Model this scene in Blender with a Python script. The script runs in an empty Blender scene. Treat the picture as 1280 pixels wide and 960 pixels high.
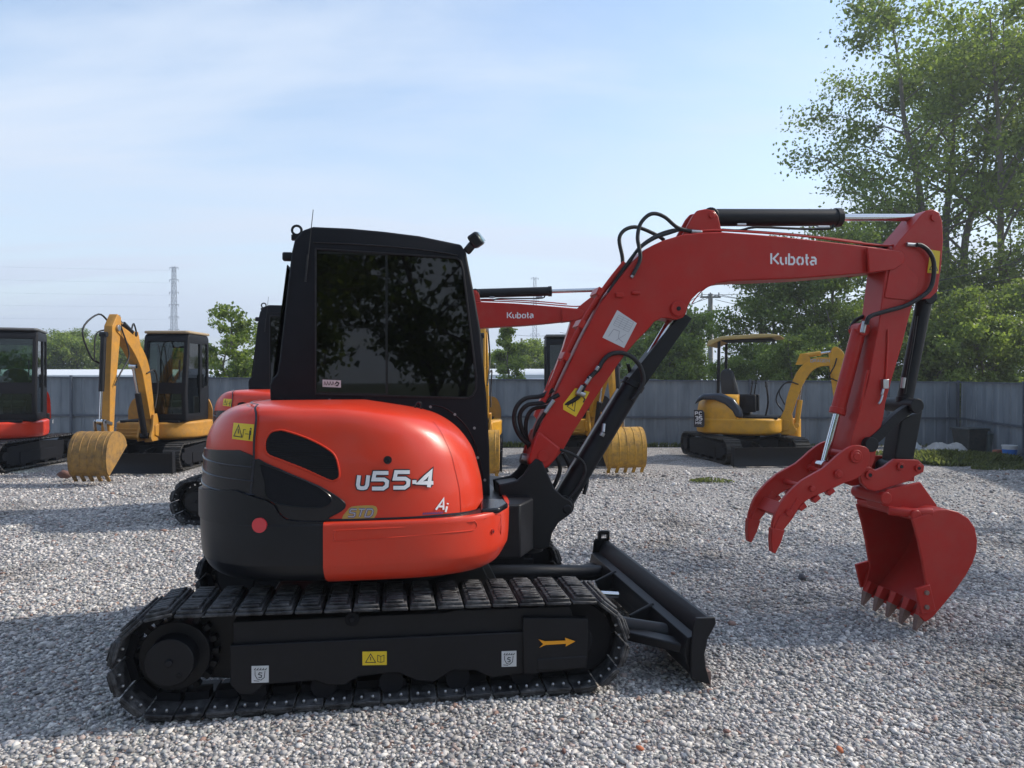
import bpy, bmesh, math, random
import numpy as np
from mathutils import Vector, Matrix
from mathutils.geometry import delaunay_2d_cdt
random.seed(7)
R = math.radians
SC = bpy.context.scene
COL = SC.collection
# ------------------------------------------------------------------ camera facts
F = 931.0; CX = 640.0; HY = 474.0; HC = 1.6       # focal length in px of a 1280-wide frame, horizon row, eye height

def new_obj(name, data, parent=None):
    o = bpy.data.objects.new(name, data); COL.objects.link(o)
    if parent is not None: o.parent = parent
    return o
def tag(o, label=None, cat=None, group=None, kind=None):
    if label: o['label'] = label
    if cat: o['category'] = cat
    if group: o['group'] = group
    if kind: o['kind'] = kind
    return o
def empty(name, loc=(0,0,0), rz=0.0):
    o = bpy.data.objects.new(name, None); COL.objects.link(o)
    o.location = loc; o.rotation_euler = (0,0,rz); o.empty_display_size = 0.2
    return o
def copy_tree(o, parent=None):
    c = o.copy(); COL.objects.link(c); c.parent = parent
    for ch in list(o.children): copy_tree(ch, c)
    return c

# ------------------------------------------------------------------ materials
MATS = {}
def mat(name, color, rough=0.5, metal=0.0, coat=0.0, nscale=6.0, namt=0.12, dust=0.0, dustcol=(0.30,0.27,0.23), bump=0.0, bscale=60.0, spec=0.5, c2=None, translucent=0.0):
    if name in MATS: return MATS[name]
    m = bpy.data.materials.new(name); m.use_nodes = True
    nt = m.node_tree; N = nt.nodes; L = nt.links
    b = N['Principled BSDF']
    b.inputs['Roughness'].default_value = rough; b.inputs['Metallic'].default_value = metal
    b.inputs['Coat Weight'].default_value = coat; b.inputs['Coat Roughness'].default_value = 0.08
    b.inputs['Specular IOR Level'].default_value = spec
    tc = N.new('ShaderNodeTexCoord')
    no = N.new('ShaderNodeTexNoise'); no.inputs['Scale'].default_value = nscale; no.inputs['Detail'].default_value = 6; no.inputs['Roughness'].default_value = 0.6
    L.new(tc.outputs['Object'], no.inputs['Vector'])
    mx = N.new('ShaderNodeMix'); mx.data_type = 'RGBA'
    a = tuple(max(0,c*(1-namt)) for c in color); bb = tuple(min(1,c*(1+namt)) for c in color) if c2 is None else c2
    mx.inputs['A'].default_value = (*a,1); mx.inputs['B'].default_value = (*bb,1)
    L.new(no.outputs['Fac'], mx.inputs['Factor'])
    out = mx.outputs['Result']
    if dust > 0:
        n2 = N.new('ShaderNodeTexNoise'); n2.inputs['Scale'].default_value = nscale*1.7; n2.inputs['Detail'].default_value = 8; n2.inputs['Roughness'].default_value = 0.7
        L.new(tc.outputs['Object'], n2.inputs['Vector'])
        rp = N.new('ShaderNodeMapRange'); rp.inputs['From Min'].default_value = 0.42; rp.inputs['From Max'].default_value = 0.75
        rp.inputs['To Min'].default_value = 0.05*dust; rp.inputs['To Max'].default_value = dust
        L.new(n2.outputs['Fac'], rp.inputs['Value'])
        m2 = N.new('ShaderNodeMix'); m2.data_type = 'RGBA'; m2.inputs['B'].default_value = (*dustcol,1)
        L.new(rp.outputs['Result'], m2.inputs['Factor']); L.new(out, m2.inputs['A']); out = m2.outputs['Result']
        r2 = N.new('ShaderNodeMapRange'); r2.inputs['To Min'].default_value = rough; r2.inputs['To Max'].default_value = min(1,rough+0.5)
        L.new(rp.outputs['Result'], r2.inputs['Value']); L.new(r2.outputs['Result'], b.inputs['Roughness'])
    L.new(out, b.inputs['Base Color'])
    if bump > 0:
        n3 = N.new('ShaderNodeTexNoise'); n3.inputs['Scale'].default_value = bscale; n3.inputs['Detail'].default_value = 4
        L.new(tc.outputs['Object'], n3.inputs['Vector'])
        bu = N.new('ShaderNodeBump'); bu.inputs['Strength'].default_value = bump; bu.inputs['Distance'].default_value = 0.01
        L.new(n3.outputs['Fac'], bu.inputs['Height']); L.new(bu.outputs['Normal'], b.inputs['Normal'])
    MATS[name] = m
    return m
def glass(name, tint=(0.06,0.075,0.09), gloss=0.9, rough=0.02):
    m = bpy.data.materials.new(name); m.use_nodes = True; nt = m.node_tree; N = nt.nodes; L = nt.links
    N.remove(N['Principled BSDF']); out = N['Material Output']
    t = N.new('ShaderNodeBsdfTransparent'); t.inputs['Color'].default_value = (*tint,1)
    g = N.new('ShaderNodeBsdfGlossy'); g.inputs['Roughness'].default_value = rough; g.inputs['Color'].default_value = (gloss,gloss,gloss,1)
    fr = N.new('ShaderNodeFresnel'); fr.inputs['IOR'].default_value = 1.5
    mx = N.new('ShaderNodeMixShader'); L.new(fr.outputs[0], mx.inputs[0]); L.new(t.outputs[0], mx.inputs[1]); L.new(g.outputs[0], mx.inputs[2])
    L.new(mx.outputs[0], out.inputs['Surface']); MATS[name] = m
    return m
red_paint   = mat('red_paint', (0.40,0.016,0.011), 0.38, 0, 0.08, 4, 0.14, 0.16, (0.30,0.13,0.10), 0.04, 90, spec=.28)
orange_paint= mat('orange_paint', (0.60,0.036,0.012), 0.33, 0, 0.22, 3, 0.08, 0.08, (0.42,0.24,0.18), 0.03, 40, spec=.4)
black_paint = mat('black_paint', (0.005,0.0055,0.008), 0.45, 0, 0.0, 5, 0.25, 0.05, (0.06,0.06,0.07), 0.05, 80, spec=.30)
black_gloss = mat('black_gloss', (0.004,0.0045,0.008), 0.25, 0, 0.0, 5, 0.2, 0.03, (0.06,0.06,0.07), spec=.5)
cw_paint = mat('counterweight_paint', (0.005,0.006,0.009), 0.36, 0, 0.0, 4, 0.25, 0.04, (0.04,0.045,0.055), 0.04, 50, spec=.38)
black_matt  = mat('black_matt', (0.0045,0.005,0.008), 0.6, 0, 0, 6, 0.3, 0.06, (0.05,0.05,0.06), 0.10, 120, spec=.22)
rubber      = mat('rubber', (0.006,0.006,0.008), 0.5, 0, 0, 20, 0.3, 0.2, (0.10,0.10,0.10), 0.1, 150, spec=.4)
track_rubber= mat('track_rubber', (0.006,0.006,0.008), 0.48, 0, 0, 9, 0.3, 1.0, (0.13,0.13,0.135), 0.4, 90, spec=.35)
old_track   = mat('old_track', (0.02,0.019,0.018), 0.7, 0, 0, 9, 0.3, 0.8, (0.10,0.09,0.08), 0.3, 90)
chrome      = mat('chrome', (0.62,0.62,0.63), 0.12, 1.0, 0, 3, 0.05)
steel       = mat('steel', (0.42,0.42,0.43), 0.35, 1.0, 0, 30, 0.2)
bolt_metal  = mat('bolt_metal', (0.32,0.32,0.33), 0.4, 0.8, 0, 30, 0.2)
cutting_steel = mat('cutting_steel', (0.20,0.12,0.10), 0.55, 0.3, 0, 25, 0.4, 0.5, (0.28,0.22,0.18), 0.3, 90)
worn_bright = mat('worn_bright_yellow', (0.50,0.26,0.02), 0.5, 0, 0, 6, 0.3, 0.9, (0.14,0.09,0.05), 0.3, 30)
yellow_paint= mat('yellow_paint', (0.62,0.30,0.012), 0.42, 0, 0.1, 5, 0.15, 0.4, (0.24,0.15,0.06), 0.05, 60)
amber_paint = mat('amber_paint', (0.47,0.215,0.022), 0.5, 0, 0.0, 5, 0.2, 0.6, (0.20,0.13,0.06), 0.05, 60)
worn_yellow = mat('worn_yellow', (0.32,0.17,0.035), 0.6, 0, 0, 6, 0.4, 1.0, (0.11,0.075,0.045), 0.4, 30)
grey_paint  = mat('grey_paint', (0.10,0.105,0.11), 0.5, 0, 0.1, 5, 0.2, 0.2)
roof_dust   = mat('roof_dust', (0.34,0.25,0.15), 0.7, 0, 0, 5, 0.2, 0.5, (0.3,0.26,0.2))
sticker_y   = mat('sticker_yellow', (0.72,0.50,0.02), 0.45, 0, 0, 30, 0.08)
sticker_w   = mat('sticker_white', (0.55,0.56,0.57), 0.45, 0, 0, 30, 0.08)
decal_w     = mat('decal_white', (0.72,0.72,0.74), 0.4, 0, 0, 30, 0.05)
decal_k     = mat('decal_black', (0.012,0.012,0.02), 0.4, 0, 0, 30, 0.1)
decal_g     = mat('decal_grey', (0.30,0.30,0.33), 0.4, 0, 0, 30, 0.1)
decal_gold  = mat('decal_gold', (0.45,0.30,0.07), 0.4, 0, 0, 30, 0.1)
decal_blue  = mat('decal_blue', (0.05,0.06,0.22), 0.4, 0, 0, 30, 0.1)
arrow_o     = mat('arrow_orange', (0.80,0.32,0.01), 0.45, 0, 0, 30, 0.05)
reflector   = mat('reflector_red', (0.65,0.04,0.05), 0.25, 0, 0.5, 30, 0.05)
seat_cloth  = mat('seat_cloth', (0.03,0.032,0.036), 0.8, 0, 0, 30, 0.2)
dark_glass  = glass('dark_glass', (0.035,0.042,0.052), 0.95)
clear_glass = glass('clear_glass', (0.62,0.70,0.66), 0.9)
smoke_glass = glass('smoke_glass', (0.34,0.42,0.42), 0.9)

# ------------------------------------------------------------------ mesh builder
class MB:
    def __init__(s, M=None): s.v = []; s.f = []; s.mi = []; s.cur = 0; s.M = M or Matrix.Identity(4)
    def add(s, vs, fs):
        n = len(s.v); s.v += [tuple(s.M @ Vector(p)) for p in vs]; s.f += [tuple(n+i for i in f) for f in fs]; s.mi += [s.cur]*len(fs); return s
    def box(s, c, d, rot=None):
        x,y,z = d[0]/2,d[1]/2,d[2]/2
        P = [Vector((a*x,b*y,e*z)) for a in(-1,1) for b in(-1,1) for e in(-1,1)]
        if rot is not None: P = [rot @ p for p in P]
        P = [p+Vector(c) for p in P]
        return s.add(P, [(0,1,3,2),(4,6,7,5),(0,4,5,1),(2,3,7,6),(0,2,6,4),(1,5,7,3)])
    def bar(s, p0, p1, w, h, up=(0,1,0)):
        p0 = Vector(p0); p1 = Vector(p1); d = (p1-p0); ln = d.length; d.normalize(); up = Vector(up)
        a = up - d*up.dot(d); a.normalize(); b = d.cross(a)
        rot = Matrix((d,a,b)).transposed()
        return s.box((p0+p1)/2, (ln,w,h), rot)
    def cyl(s, p0, p1, r0, r1=None, n=20):
        r1 = r0 if r1 is None else r1
        p0 = Vector(p0); p1 = Vector(p1); d = (p1-p0).normalized()
        a = d.orthogonal().normalized(); b = d.cross(a)
        vs = []
        for p,r in ((p0,r0),(p1,r1)):
            for i in range(n):
                t = 2*math.pi*i/n; vs.append(p + (a*math.cos(t)+b*math.sin(t))*r)
        fs = [(i,(i+1)%n,n+(i+1)%n,n+i) for i in range(n)] + [tuple(range(n-1,-1,-1)), tuple(range(n,2*n))]
        return s.add(vs, fs)
    def tube(s, pts, r, n=8, sub=6):
        P = catmull([Vector(p) for p in pts], sub) if sub > 1 else [Vector(p) for p in pts]
        vs = []; fs = []; a = None
        for i,p in enumerate(P):
            d = (P[min(i+1,len(P)-1)] - P[max(i-1,0)]).normalized()
            if a is None: a = d.orthogonal().normalized()
            a = (a - d*a.dot(d)).normalized(); b = d.cross(a)
            for k in range(n):
                t = 2*math.pi*k/n; vs.append(p + (a*math.cos(t)+b*math.sin(t))*r)
        for i in range(len(P)-1):
            for k in range(n):
                fs.append((i*n+k, i*n+(k+1)%n, (i+1)*n+(k+1)%n, (i+1)*n+k))
        m = (len(P)-1)*n
        fs += [tuple(range(n-1,-1,-1)), tuple(range(m, m+n))]
        return s.add(vs, fs)
    def prism(s, poly, v0, v1):          # poly of (u,z), extruded along the machine's side axis
        n = len(poly)
        A = sum(poly[i][0]*poly[(i+1)%n][1]-poly[(i+1)%n][0]*poly[i][1] for i in range(n))
        if A < 0: poly = poly[::-1]
        if v0 > v1: v0,v1 = v1,v0
        vs = [(p[0],v0,p[1]) for p in poly] + [(p[0],v1,p[1]) for p in poly]
        fs = [tuple(range(n)), tuple(range(2*n-1,n-1,-1))] + [(i,n+i,n+(i+1)%n,(i+1)%n) for i in range(n)]
        return s.add(vs, fs)
    def slab(s, poly, z0, z1):           # poly of (x,y), extruded upwards
        n = len(poly)
        A = sum(poly[i][0]*poly[(i+1)%n][1]-poly[(i+1)%n][0]*poly[i][1] for i in range(n))
        if A < 0: poly = poly[::-1]
        vs = [(p[0],p[1],z0) for p in poly] + [(p[0],p[1],z1) for p in poly]
        fs = [tuple(range(n-1,-1,-1)), tuple(range(n,2*n))] + [(i,(i+1)%n,n+(i+1)%n,n+i) for i in range(n)]
        return s.add(vs, fs)
    def build(s, name, m, parent=None, bevel=0.0, smooth=38, seg=2):
        me = bpy.data.meshes.new(name); me.from_pydata(s.v, [], s.f); me.update()
        for mm in (m if isinstance(m,(list,tuple)) else [m]): me.materials.append(mm)
        if any(s.mi): me.polygons.foreach_set('material_index', s.mi)
        if smooth:
            me.polygons.foreach_set('use_smooth', [True]*len(me.polygons)); me.set_sharp_from_angle(angle=R(smooth))
        o = new_obj(name, me, parent)
        if bevel > 0:
            b = o.modifiers.new('Bevel','BEVEL'); b.width = bevel; b.segments = seg; b.limit_method = 'ANGLE'; b.angle_limit = R(32)
            b.harden_normals = False
        return o
def catmull(P, sub=6):
    if len(P) < 3: return P
    Q = [P[0]*2-P[1]] + P + [P[-1]*2-P[-2]]
    out = []
    for i in range(1, len(Q)-2):
        p0,p1,p2,p3 = Q[i-1],Q[i],Q[i+1],Q[i+2]
        for k in range(sub):
            t = k/sub
            out.append(0.5*((2*p1)+(p2-p0)*t+(2*p0-5*p1+4*p2-p3)*t*t+(3*p1-p0-3*p2+p3)*t**3))
    out.append(P[-1]); return out
def smooth2(poly, sub=4):                # rounds a traced closed outline
    n = len(poly); V = [Vector((p[0],p[1],0)) for p in poly]; out = []
    for i in range(n):
        p0,p1,p2,p3 = V[i-1],V[i],V[(i+1)%n],V[(i+2)%n]
        for k in range(sub):
            t = k/sub
            q = 0.5*((2*p1)+(p2-p0)*t+(2*p0-5*p1+4*p2-p3)*t*t+(3*p1-p0-3*p2+p3)*t**3); out.append((q.x,q.y))
    return out
def rrect(x0,y0,x1,y1,r,n=4):
    out = []
    for cx,cy,a in ((x1-r,y1-r,0),(x0+r,y1-r,90),(x0+r,y0+r,180),(x1-r,y0+r,270)):
        for k in range(n+1):
            t = R(a+90*k/n); out.append((cx+r*math.cos(t), cy+r*math.sin(t)))
    return out
def boolean(o, cutters, op='DIFFERENCE'):
    for c in cutters:
        c.parent = o.parent
        md = o.modifiers.new('b','BOOLEAN'); md.operation = op; md.object = c; md.solver = 'EXACT'
    bpy.context.view_layer.update(); dg = bpy.context.evaluated_depsgraph_get(); dg.update()
    me = bpy.data.meshes.new_from_object(o.evaluated_get(dg))
    o.modifiers.clear(); old = o.data; o.data = me
    for c in cutters: bpy.data.objects.remove(c, do_unlink=True)
    me.polygons.foreach_set('use_smooth', [True]*len(me.polygons)); me.set_sharp_from_angle(angle=R(38))
    return o

# ------------------------------------------------------------------ strokes lettering
G = {   # strokes on a 0..1 x 0..1 grid
 'U':[[(0,1),(0,.25),(.12,.05),(.35,0),(.65,0),(.88,.05),(1,.25),(1,1)]],
 '5':[[(1,1),(.08,1),(.03,.58),(.75,.58),(.97,.45),(.97,.16),(.75,0),(0,0)]],
 '-':[[(.1,.45),(.9,.45)]],
 '4':[[(.72,-.04),(.72,1),(.0,.26),(1.0,.26)]],
 'S':[[(1,.95),(.15,1),(0,.8),(.1,.56),(.9,.46),(1,.2),(.85,0),(0,.03)]],
 'T':[[(0,1),(1,1)],[(.5,1),(.5,0)]],
 'D':[[(0,0),(0,1),(.7,1),(1,.75),(1,.25),(.7,0),(0,0)]],
 'A':[[(0,0),(.55,1),(.85,0)],[(.25,.3),(.75,.3)]],
 'i':[[(.5,.65),(.5,0)],[(.5,.88),(.5,1.02)]],
 'K':[[(0,0),(0,1)],[(.9,1),(.28,.5),(.9,0)]],
 'u':[[(0,.66),(0,.2),(.2,0),(.45,0)],[(.8,.66),(.8,0)]],
 'b':[[(0,1),(0,0),(.55,0),(.8,.18),(.8,.46),(.6,.64),(.22,.64)]],
 'o':[[(.5,.64),(.2,.64),(0,.45),(0,.18),(.2,0),(.35,0)],[(.5,0),(.75,.05),(.85,.3),(.75,.58),(.62,.64)]],
 't':[[(.25,.95),(.25,.2),(.45,0),(.7,0)],[(-.1,.60),(.85,.60)]],
 'a':[[(.1,.64),(.6,.64),(.8,.5),(.8,0)],[(.8,.34),(.25,.34),(0,.2),(.15,0),(.5,0)]],
 '3':[[(0,1),(.8,1),(1,.8),(.8,.55),(.3,.55)],[(.8,.55),(1,.3),(.8,0),(0,0)]],
 'X':[[(0,0),(1,1)],[(0,1),(1,0)]],
 'R':[[(0,0),(0,1),(.8,1),(1,.75),(.8,.5),(0,.5)],[(.5,.5),(1,0)]],
 'G':[[(1,.85),(.75,1),(.2,1),(0,.75),(0,.25),(.2,0),(.8,0),(1,.2),(1,.45),(.55,.45)]],
 'E':[[(1,1),(0,1),(0,0),(1,0)],[(0,.5),(.8,.5)]],
 'N':[[(0,0),(0,1),(1,0),(1,1)]],
 'P':[[(0,0),(0,1),(.8,1),(1,.75),(.8,.5),(0,.5)]],
 'C':[[(1,.9),(.75,1),(.2,1),(0,.75),(0,.25),(.2,0),(.75,0),(1,.1)]],
 'M':[[(0,0),(0,1),(.5,.4),(1,1),(1,0)]],
}
def ribbon(pts, w, mapper, mb, lift, closed=False):
    P = [Vector((p[0],p[1])) for p in pts]; n = len(P)
    D = [(P[i+1]-P[i]).normalized() for i in range(n-1)]
    L = []; Rr = []
    for i in range(n):
        d0 = D[max(i-1,0)]; d1 = D[min(i,n-2)]
        if closed and i in (0,n-1): d0 = D[-1]; d1 = D[0]
        t = (d0+d1); t = t.normalized() if t.length > 1e-4 else d1
        nn = Vector((-t.y,t.x)); c = max(0.45, nn.dot(Vector((-d1.y,d1.x))))
        h = w/2/c
        e = Vector((0,0))
        L.append(P[i]+nn*h+e); Rr.append(P[i]-nn*h+e)
    for i in range(n-1):
        q = [mapper(*p, lift) for p in (L[i],Rr[i],Rr[i+1],L[i+1])]
        mb.add(q, [(0,1,2,3)])
def text_strokes(s, x, y, cw, ch, gap, w, mapper, mb, slant=0.0, lift=0.002, widths=None, dl=0.00012):
    """mapper(x,y,lift)->3D"""
    k = 0
    for i,c in enumerate(s):
        wd = cw*(widths[i] if widths else 1)
        if c != ' ':
            for st in G[c]:
                pts = [(x+p[0]*wd+slant*p[1]*ch, y+p[1]*ch) for p in st]
                ribbon(pts, w, mapper, mb, lift+dl*(k%5)); k += 1
        x += wd+gap
    return x
# ================================================================== the large orange excavator in front
TH = R(9.05)
U = (math.cos(TH), math.sin(TH)); V = (-math.sin(TH), math.cos(TH)); O = (-0.780, 4.584)
def Lp(px, py, v):
    """photo pixel on the machine's upright side plane v -> (u,z) in metres"""
    dx,dy,dz = (px-CX)/F, 1.0, (HY-py)/F
    t = (v + O[0]*V[0]+O[1]*V[1])/(dx*V[0]+dy*V[1])
    X,Y = t*dx-O[0], t*dy-O[1]
    return (X*U[0]+Y*U[1], HC+t*dz)
def T(v, pts): return [Lp(x,y,v) for x,y in pts]
def L3(px,py,v): a = Lp(px,py,v); return (a[0], v, a[1])
def sidemap(v):                                   # pixel -> point on plane v, lifted towards the near side
    return lambda x,y,l: (lambda a:(a[0], v-l, a[1]))(Lp(x,y,v))

main = empty('excavator', (O[0],O[1],0), TH)
tag(main, 'nearest and largest excavator, orange and black, with a dark glazed cab and a red bucket', 'excavator', 'red and orange excavators')

# ---------------------------------------------------------------- crawler tracks
def stadium(c0, r0, c1, r1, m=400):
    """closed path round two wheels; returns list of (u,z) evenly usable"""
    pts = []
    (x0,z0),(x1,z1) = c0,c1
    d = math.hypot(x1-x0,z1-z0); base = math.atan2(z1-z0,x1-x0); al = math.acos((r0-r1)/d)
    a_top = base+al; a_bot = base-al
    for k in range(41):                            # rear arc, top -> back -> bottom
        t = a_top + (2*math.pi-2*al)*k/40; pts.append((x0+r0*math.cos(t), z0+r0*math.sin(t)))
    for k in range(41):                            # front arc bottom -> front -> top
        t = a_bot + (2*al)*k/40; pts.append((x1+r1*math.cos(t), z1+r1*math.sin(t)))
    pts.append(pts[0])
    return pts
def walk(pts, n, off=0.0):
    P = [Vector((p[0],p[1])) for p in pts]; seg = [(P[i+1]-P[i]).length for i in range(len(P)-1)]; tot = sum(seg)
    out = []
    for k in range(n):
        s = ((k+off)/n*tot)%tot; i = 0
        while s > seg[i]: s -= seg[i]; i += 1
        d = (P[i+1]-P[i]).normalized(); out.append((P[i]+d*s, d))
    return out, tot/n
def make_track(parent, M, side, vc, w, c0, r0, c1, r1, n, material, detail=2, sag=0.012):
    pts = stadium(c0, r0, c1, r1)
    pl = []
    for p in pts:                                 # slight sag of the top run
        u = (p[0]-c0[0])/(c1[0]-c0[0])
        z = p[1] - (sag*math.sin(math.pi*min(max(u,0),1)) if p[1] > max(c0[1],c1[1]) else 0)
        pl.append((p[0],z))
    st, pitch = walk(pl, n, 0.3)
    mb = MB(M); lk = MB(M)
    sg = -1 if side < 0 else 1
    for (p,d) in st:
        nrm = Vector((-d.y, d.x))                 # path runs back over the top: left normal points inwards
        nrm = -nrm if (Vector((0,1)).dot(nrm) < 0) == (p.y > (c0[1]+c1[1])/2) else nrm
        cen = Vector(((c0[0]+c1[0])/2,(c0[1]+c1[1])/2))
        # outward normal
        q = Vector((min(max(p.x,c0[0]),c1[0]), c0[1]+(c1[1]-c0[1])*min(max((p.x-c0[0])/(c1[0]-c0[0]),0),1)))
        nrm = Vector((-d.y,d.x)); nrm = nrm if nrm.dot(p-q) > 0 else -nrm
        rot = Matrix(((d.x,0,nrm.x),(0,1,0),(d.y,0,nrm.y)))
        def bx(du, dv, dn, su, sv, sn, b=mb):
            c = Vector((p.x,0,p.y)) + Vector((d.x,0,d.y))*du + Vector((nrm.x,0,nrm.y))*dn
            b.box((c.x, vc+dv, c.z), (su,sv,sn), rot)
        bx(0,0,-0.008, pitch*0.93, w, 0.016)                       # steel plate
        bx(0,0,-0.035, pitch*0.8, w*0.22, 0.040, lk)               # link
        if detail >= 2:
            for h in (-1,1):
                bx(0, h*w*0.245, 0.008, pitch*0.84, w*0.46, 0.018)
                for j in range(4):
                    bx(0, h*w*0.245+(j-1.5)*w*0.105, 0.023, pitch*0.62, w*0.075, 0.014)
            for j in (-1,1) if nrm.y < 0.35 else ():
                c = Vector((p.x,0,p.y)) + Vector((d.x,0,d.y))*pitch*0.2*j
                a = c - Vector((nrm.x,0,nrm.y))*0.015; b2 = c - Vector((nrm.x,0,nrm.y))*0.034
                mb.cur = 1; mb.cyl((a.x, vc+sg*w*0.42, a.z), (b2.x, vc+sg*w*0.42, b2.z), 0.0085, n=6); mb.cur = 0
        else:
            bx(-pitch*0.2, 0, 0.008, pitch*0.22, w*0.98, 0.018); bx(pitch*0.2, 0, 0.008, pitch*0.22, w*0.98, 0.018)
    t = mb.build('crawler_track', [material, bolt_metal], parent, bevel=0.004 if detail >= 2 else 0, seg=1)
    lk.build('chain_links', black_matt, t)
    return t
I4 = Matrix.Identity(4)
RC, FC = (-0.995,0.262), (1.00,0.250); RR, FR = 0.262, 0.246
for s in (-1,1):
    t = make_track(main, I4, s, s*0.78, 0.40, RC, RR-0.022, FC, FR-0.022, 40, track_rubber)
    sp = MB()
    sp.cyl((RC[0],s*0.60,RC[1]),(RC[0],s*0.93,RC[1]),0.118,0.112,32); sp.cyl((RC[0],s*0.93,RC[1]),(RC[0],s*0.945,RC[1]),0.018,n=12)
    sp.cyl((RC[0]+.045,s*0.93,RC[1]-.06),(RC[0]+.045,s*0.938,RC[1]-.06),0.012,n=10)
    sp.cyl((RC[0],s*0.72,RC[1]),(RC[0],s*0.84,RC[1]),0.165,n=40)
    for k in range(18):
        a = 2*math.pi*k/18; sp.box((RC[0]+.18*math.cos(a),s*.78,RC[1]+.18*math.sin(a)),(.035,.05,.03),Matrix.Rotation(-a,3,'Y'))
    sp.build('sprocket', black_paint, main, bevel=0.004)
    fi = MB(); fi.cyl((FC[0],s*0.70,FC[1]),(FC[0],s*0.86,FC[1]),0.185,n=40); fi.cyl((FC[0],s*0.86,FC[1]),(FC[0],s*0.92,FC[1]),0.07,n=20)
    fi.build('idler', black_matt, main, bevel=0.006)
    for k in range(5):
        ro = MB(); u = -0.62+0.33*k; ro.cyl((u,s*0.66,0.095),(u,s*0.90,0.095),0.062,n=20); ro.build('track_roller', black_matt, main, bevel=0.003)
    ro = MB()
    ro.cyl((-0.15,s*0.70,0.425),(-0.15,s*0.93,0.425),0.035,n=18); ro.cyl((-0.15,s*0.93,0.425),(-0.15,s*0.94,0.425),0.016,n=12)
    ro.build('carrier_roller', black_matt, main, bevel=0.003)
    # track frame, traced on the near track and mirrored
    out = T(-0.93, [(287,784),(287,815),(287.5,856),(300,869),(316,869),(331,856),(394,851),(409,857),(431,857),(447,846.5),(487,841.5),(500,842),(520,851),(543,853),(566,838.5),(595,838.5),(615,848),(654,842),(671,842),(733,836),(736,786)])
    lo = [(a[0], min(a[1],0.33)) for a in out]
    fr = MB(); fr.prism(lo, s*0.93, s*0.60)
    up = [(lo[0][0]+.01,0.30),(lo[0][0]+.01,0.435),(0.30,0.43),(0.36,0.44),(0.95,0.43),(0.98,0.30)]
    fr.prism(up, s*0.905, s*0.60)
    fr.prism([(lo[0][0]+.05,.10),(-1.0,.13),(-1.0,.40),(lo[0][0]+.05,.44)], s*.76, s*.62)
    fr.build('track_frame', black_paint, main, bevel=0.006)
    gd = MB(); gd.prism(T(-0.94,[(654,772),(654,842),(671,843),(671,838),(733,835),(735,815),(735,773)]), s*0.945, s*0.90)
    gd.prism(T(-0.95,[(672,824),(672,838),(732,836),(733,820)]), s*0.950, s*0.94)
    gd.build('tension_cover', black_paint, main, bevel=0.005)
# marks on the near track frame
def sticker(px, v, material, parent, name='warning_sticker', th=0.0015):
    b = MB(); b.prism(T(v, px), v-th, v); return b.build(name, material, parent, smooth=0)
def box_px(x0,y0,x1,y1,k=0.0): return [(x0,y1),(x1,y1+k),(x1,y0+k),(x0,y0)]
s1 = sticker(box_px(453,814.5,483.5,831.5,-.5), -0.932, sticker_y, main)
mk = MB(); mp = sidemap(-0.9338)
ribbon([(457,828),(463.3,817.5),(469.5,828),(457,828)],1.0,mp,mk,0,True); ribbon([(463.3,821),(463.3,825.5)],1.1,mp,mk,0.0002)
ribbon([(472,827),(472,819),(476,820.5),(480,819),(480,827),(476,828),(472,827)],0.8,mp,mk,0,True); ribbon([(476,820.5),(476,828)],.7,mp,mk,0.0002)
mk.build('pictogram', decal_k, s1, smooth=0)
for (x0,y0,x1,y1) in ((314.5,832.5,336,853.5),(627,814,645.5,833.5)):
    st = sticker(box_px(x0,y0,x1,y1,-.6), -0.932, sticker_w, main, 'hook_sticker')
    mk = MB(); w=x1-x0; h=y1-y0
    def q(a,b): return (x0+a*w,y0+b*h)
    for j in range(5): ribbon([q(.15+j*.16,.24),q(.24+j*.16,.12)],.9,mp,mk,0.0001*j)
    ribbon([q(.15,.24),q(.85,.22)],.7,mp,mk,0.0007)
    ribbon([q(.2,.30),q(.2,.55),q(.33,.78),q(.55,.84),q(.74,.68),q(.78,.30)],.9,mp,mk,0)
    ribbon([q(.62,.42),q(.45,.40),q(.40,.50),q(.58,.56),q(.56,.68),q(.40,.68)],1.2,mp,mk,0.0002)
    ribbon([q(.12,.88),q(.45,.90)],.9,mp,mk,0.0001)
    mk.build('pictogram', decal_k, st, smooth=0)
ar = MB(); ar.prism(T(-0.952,[(673,799),(681,801.5),(707,800.5),(706,797),(719,801.5),(707,808),(707.5,804.5),(682,806),(674,809.5),(679,805)]), -0.9545, -0.952)
ar.build('arrow_sticker', arrow_o, main, smooth=0)

# chassis between the tracks
ch = MB(); ch.box((0,0,0.36),(1.2,1.25,0.16)); ch.box((-.45,0,.33),(.3,1.3,.2)); ch.box((.5,0,.33),(.3,1.3,.2)); ch.cyl((0,0,.44),(0,0,.56),.43,n=48); ch.cyl((0,0,.56),(0,0,.60),.50,n=48)
ch.build('chassis', black_paint, main, bevel=0.01)

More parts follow.
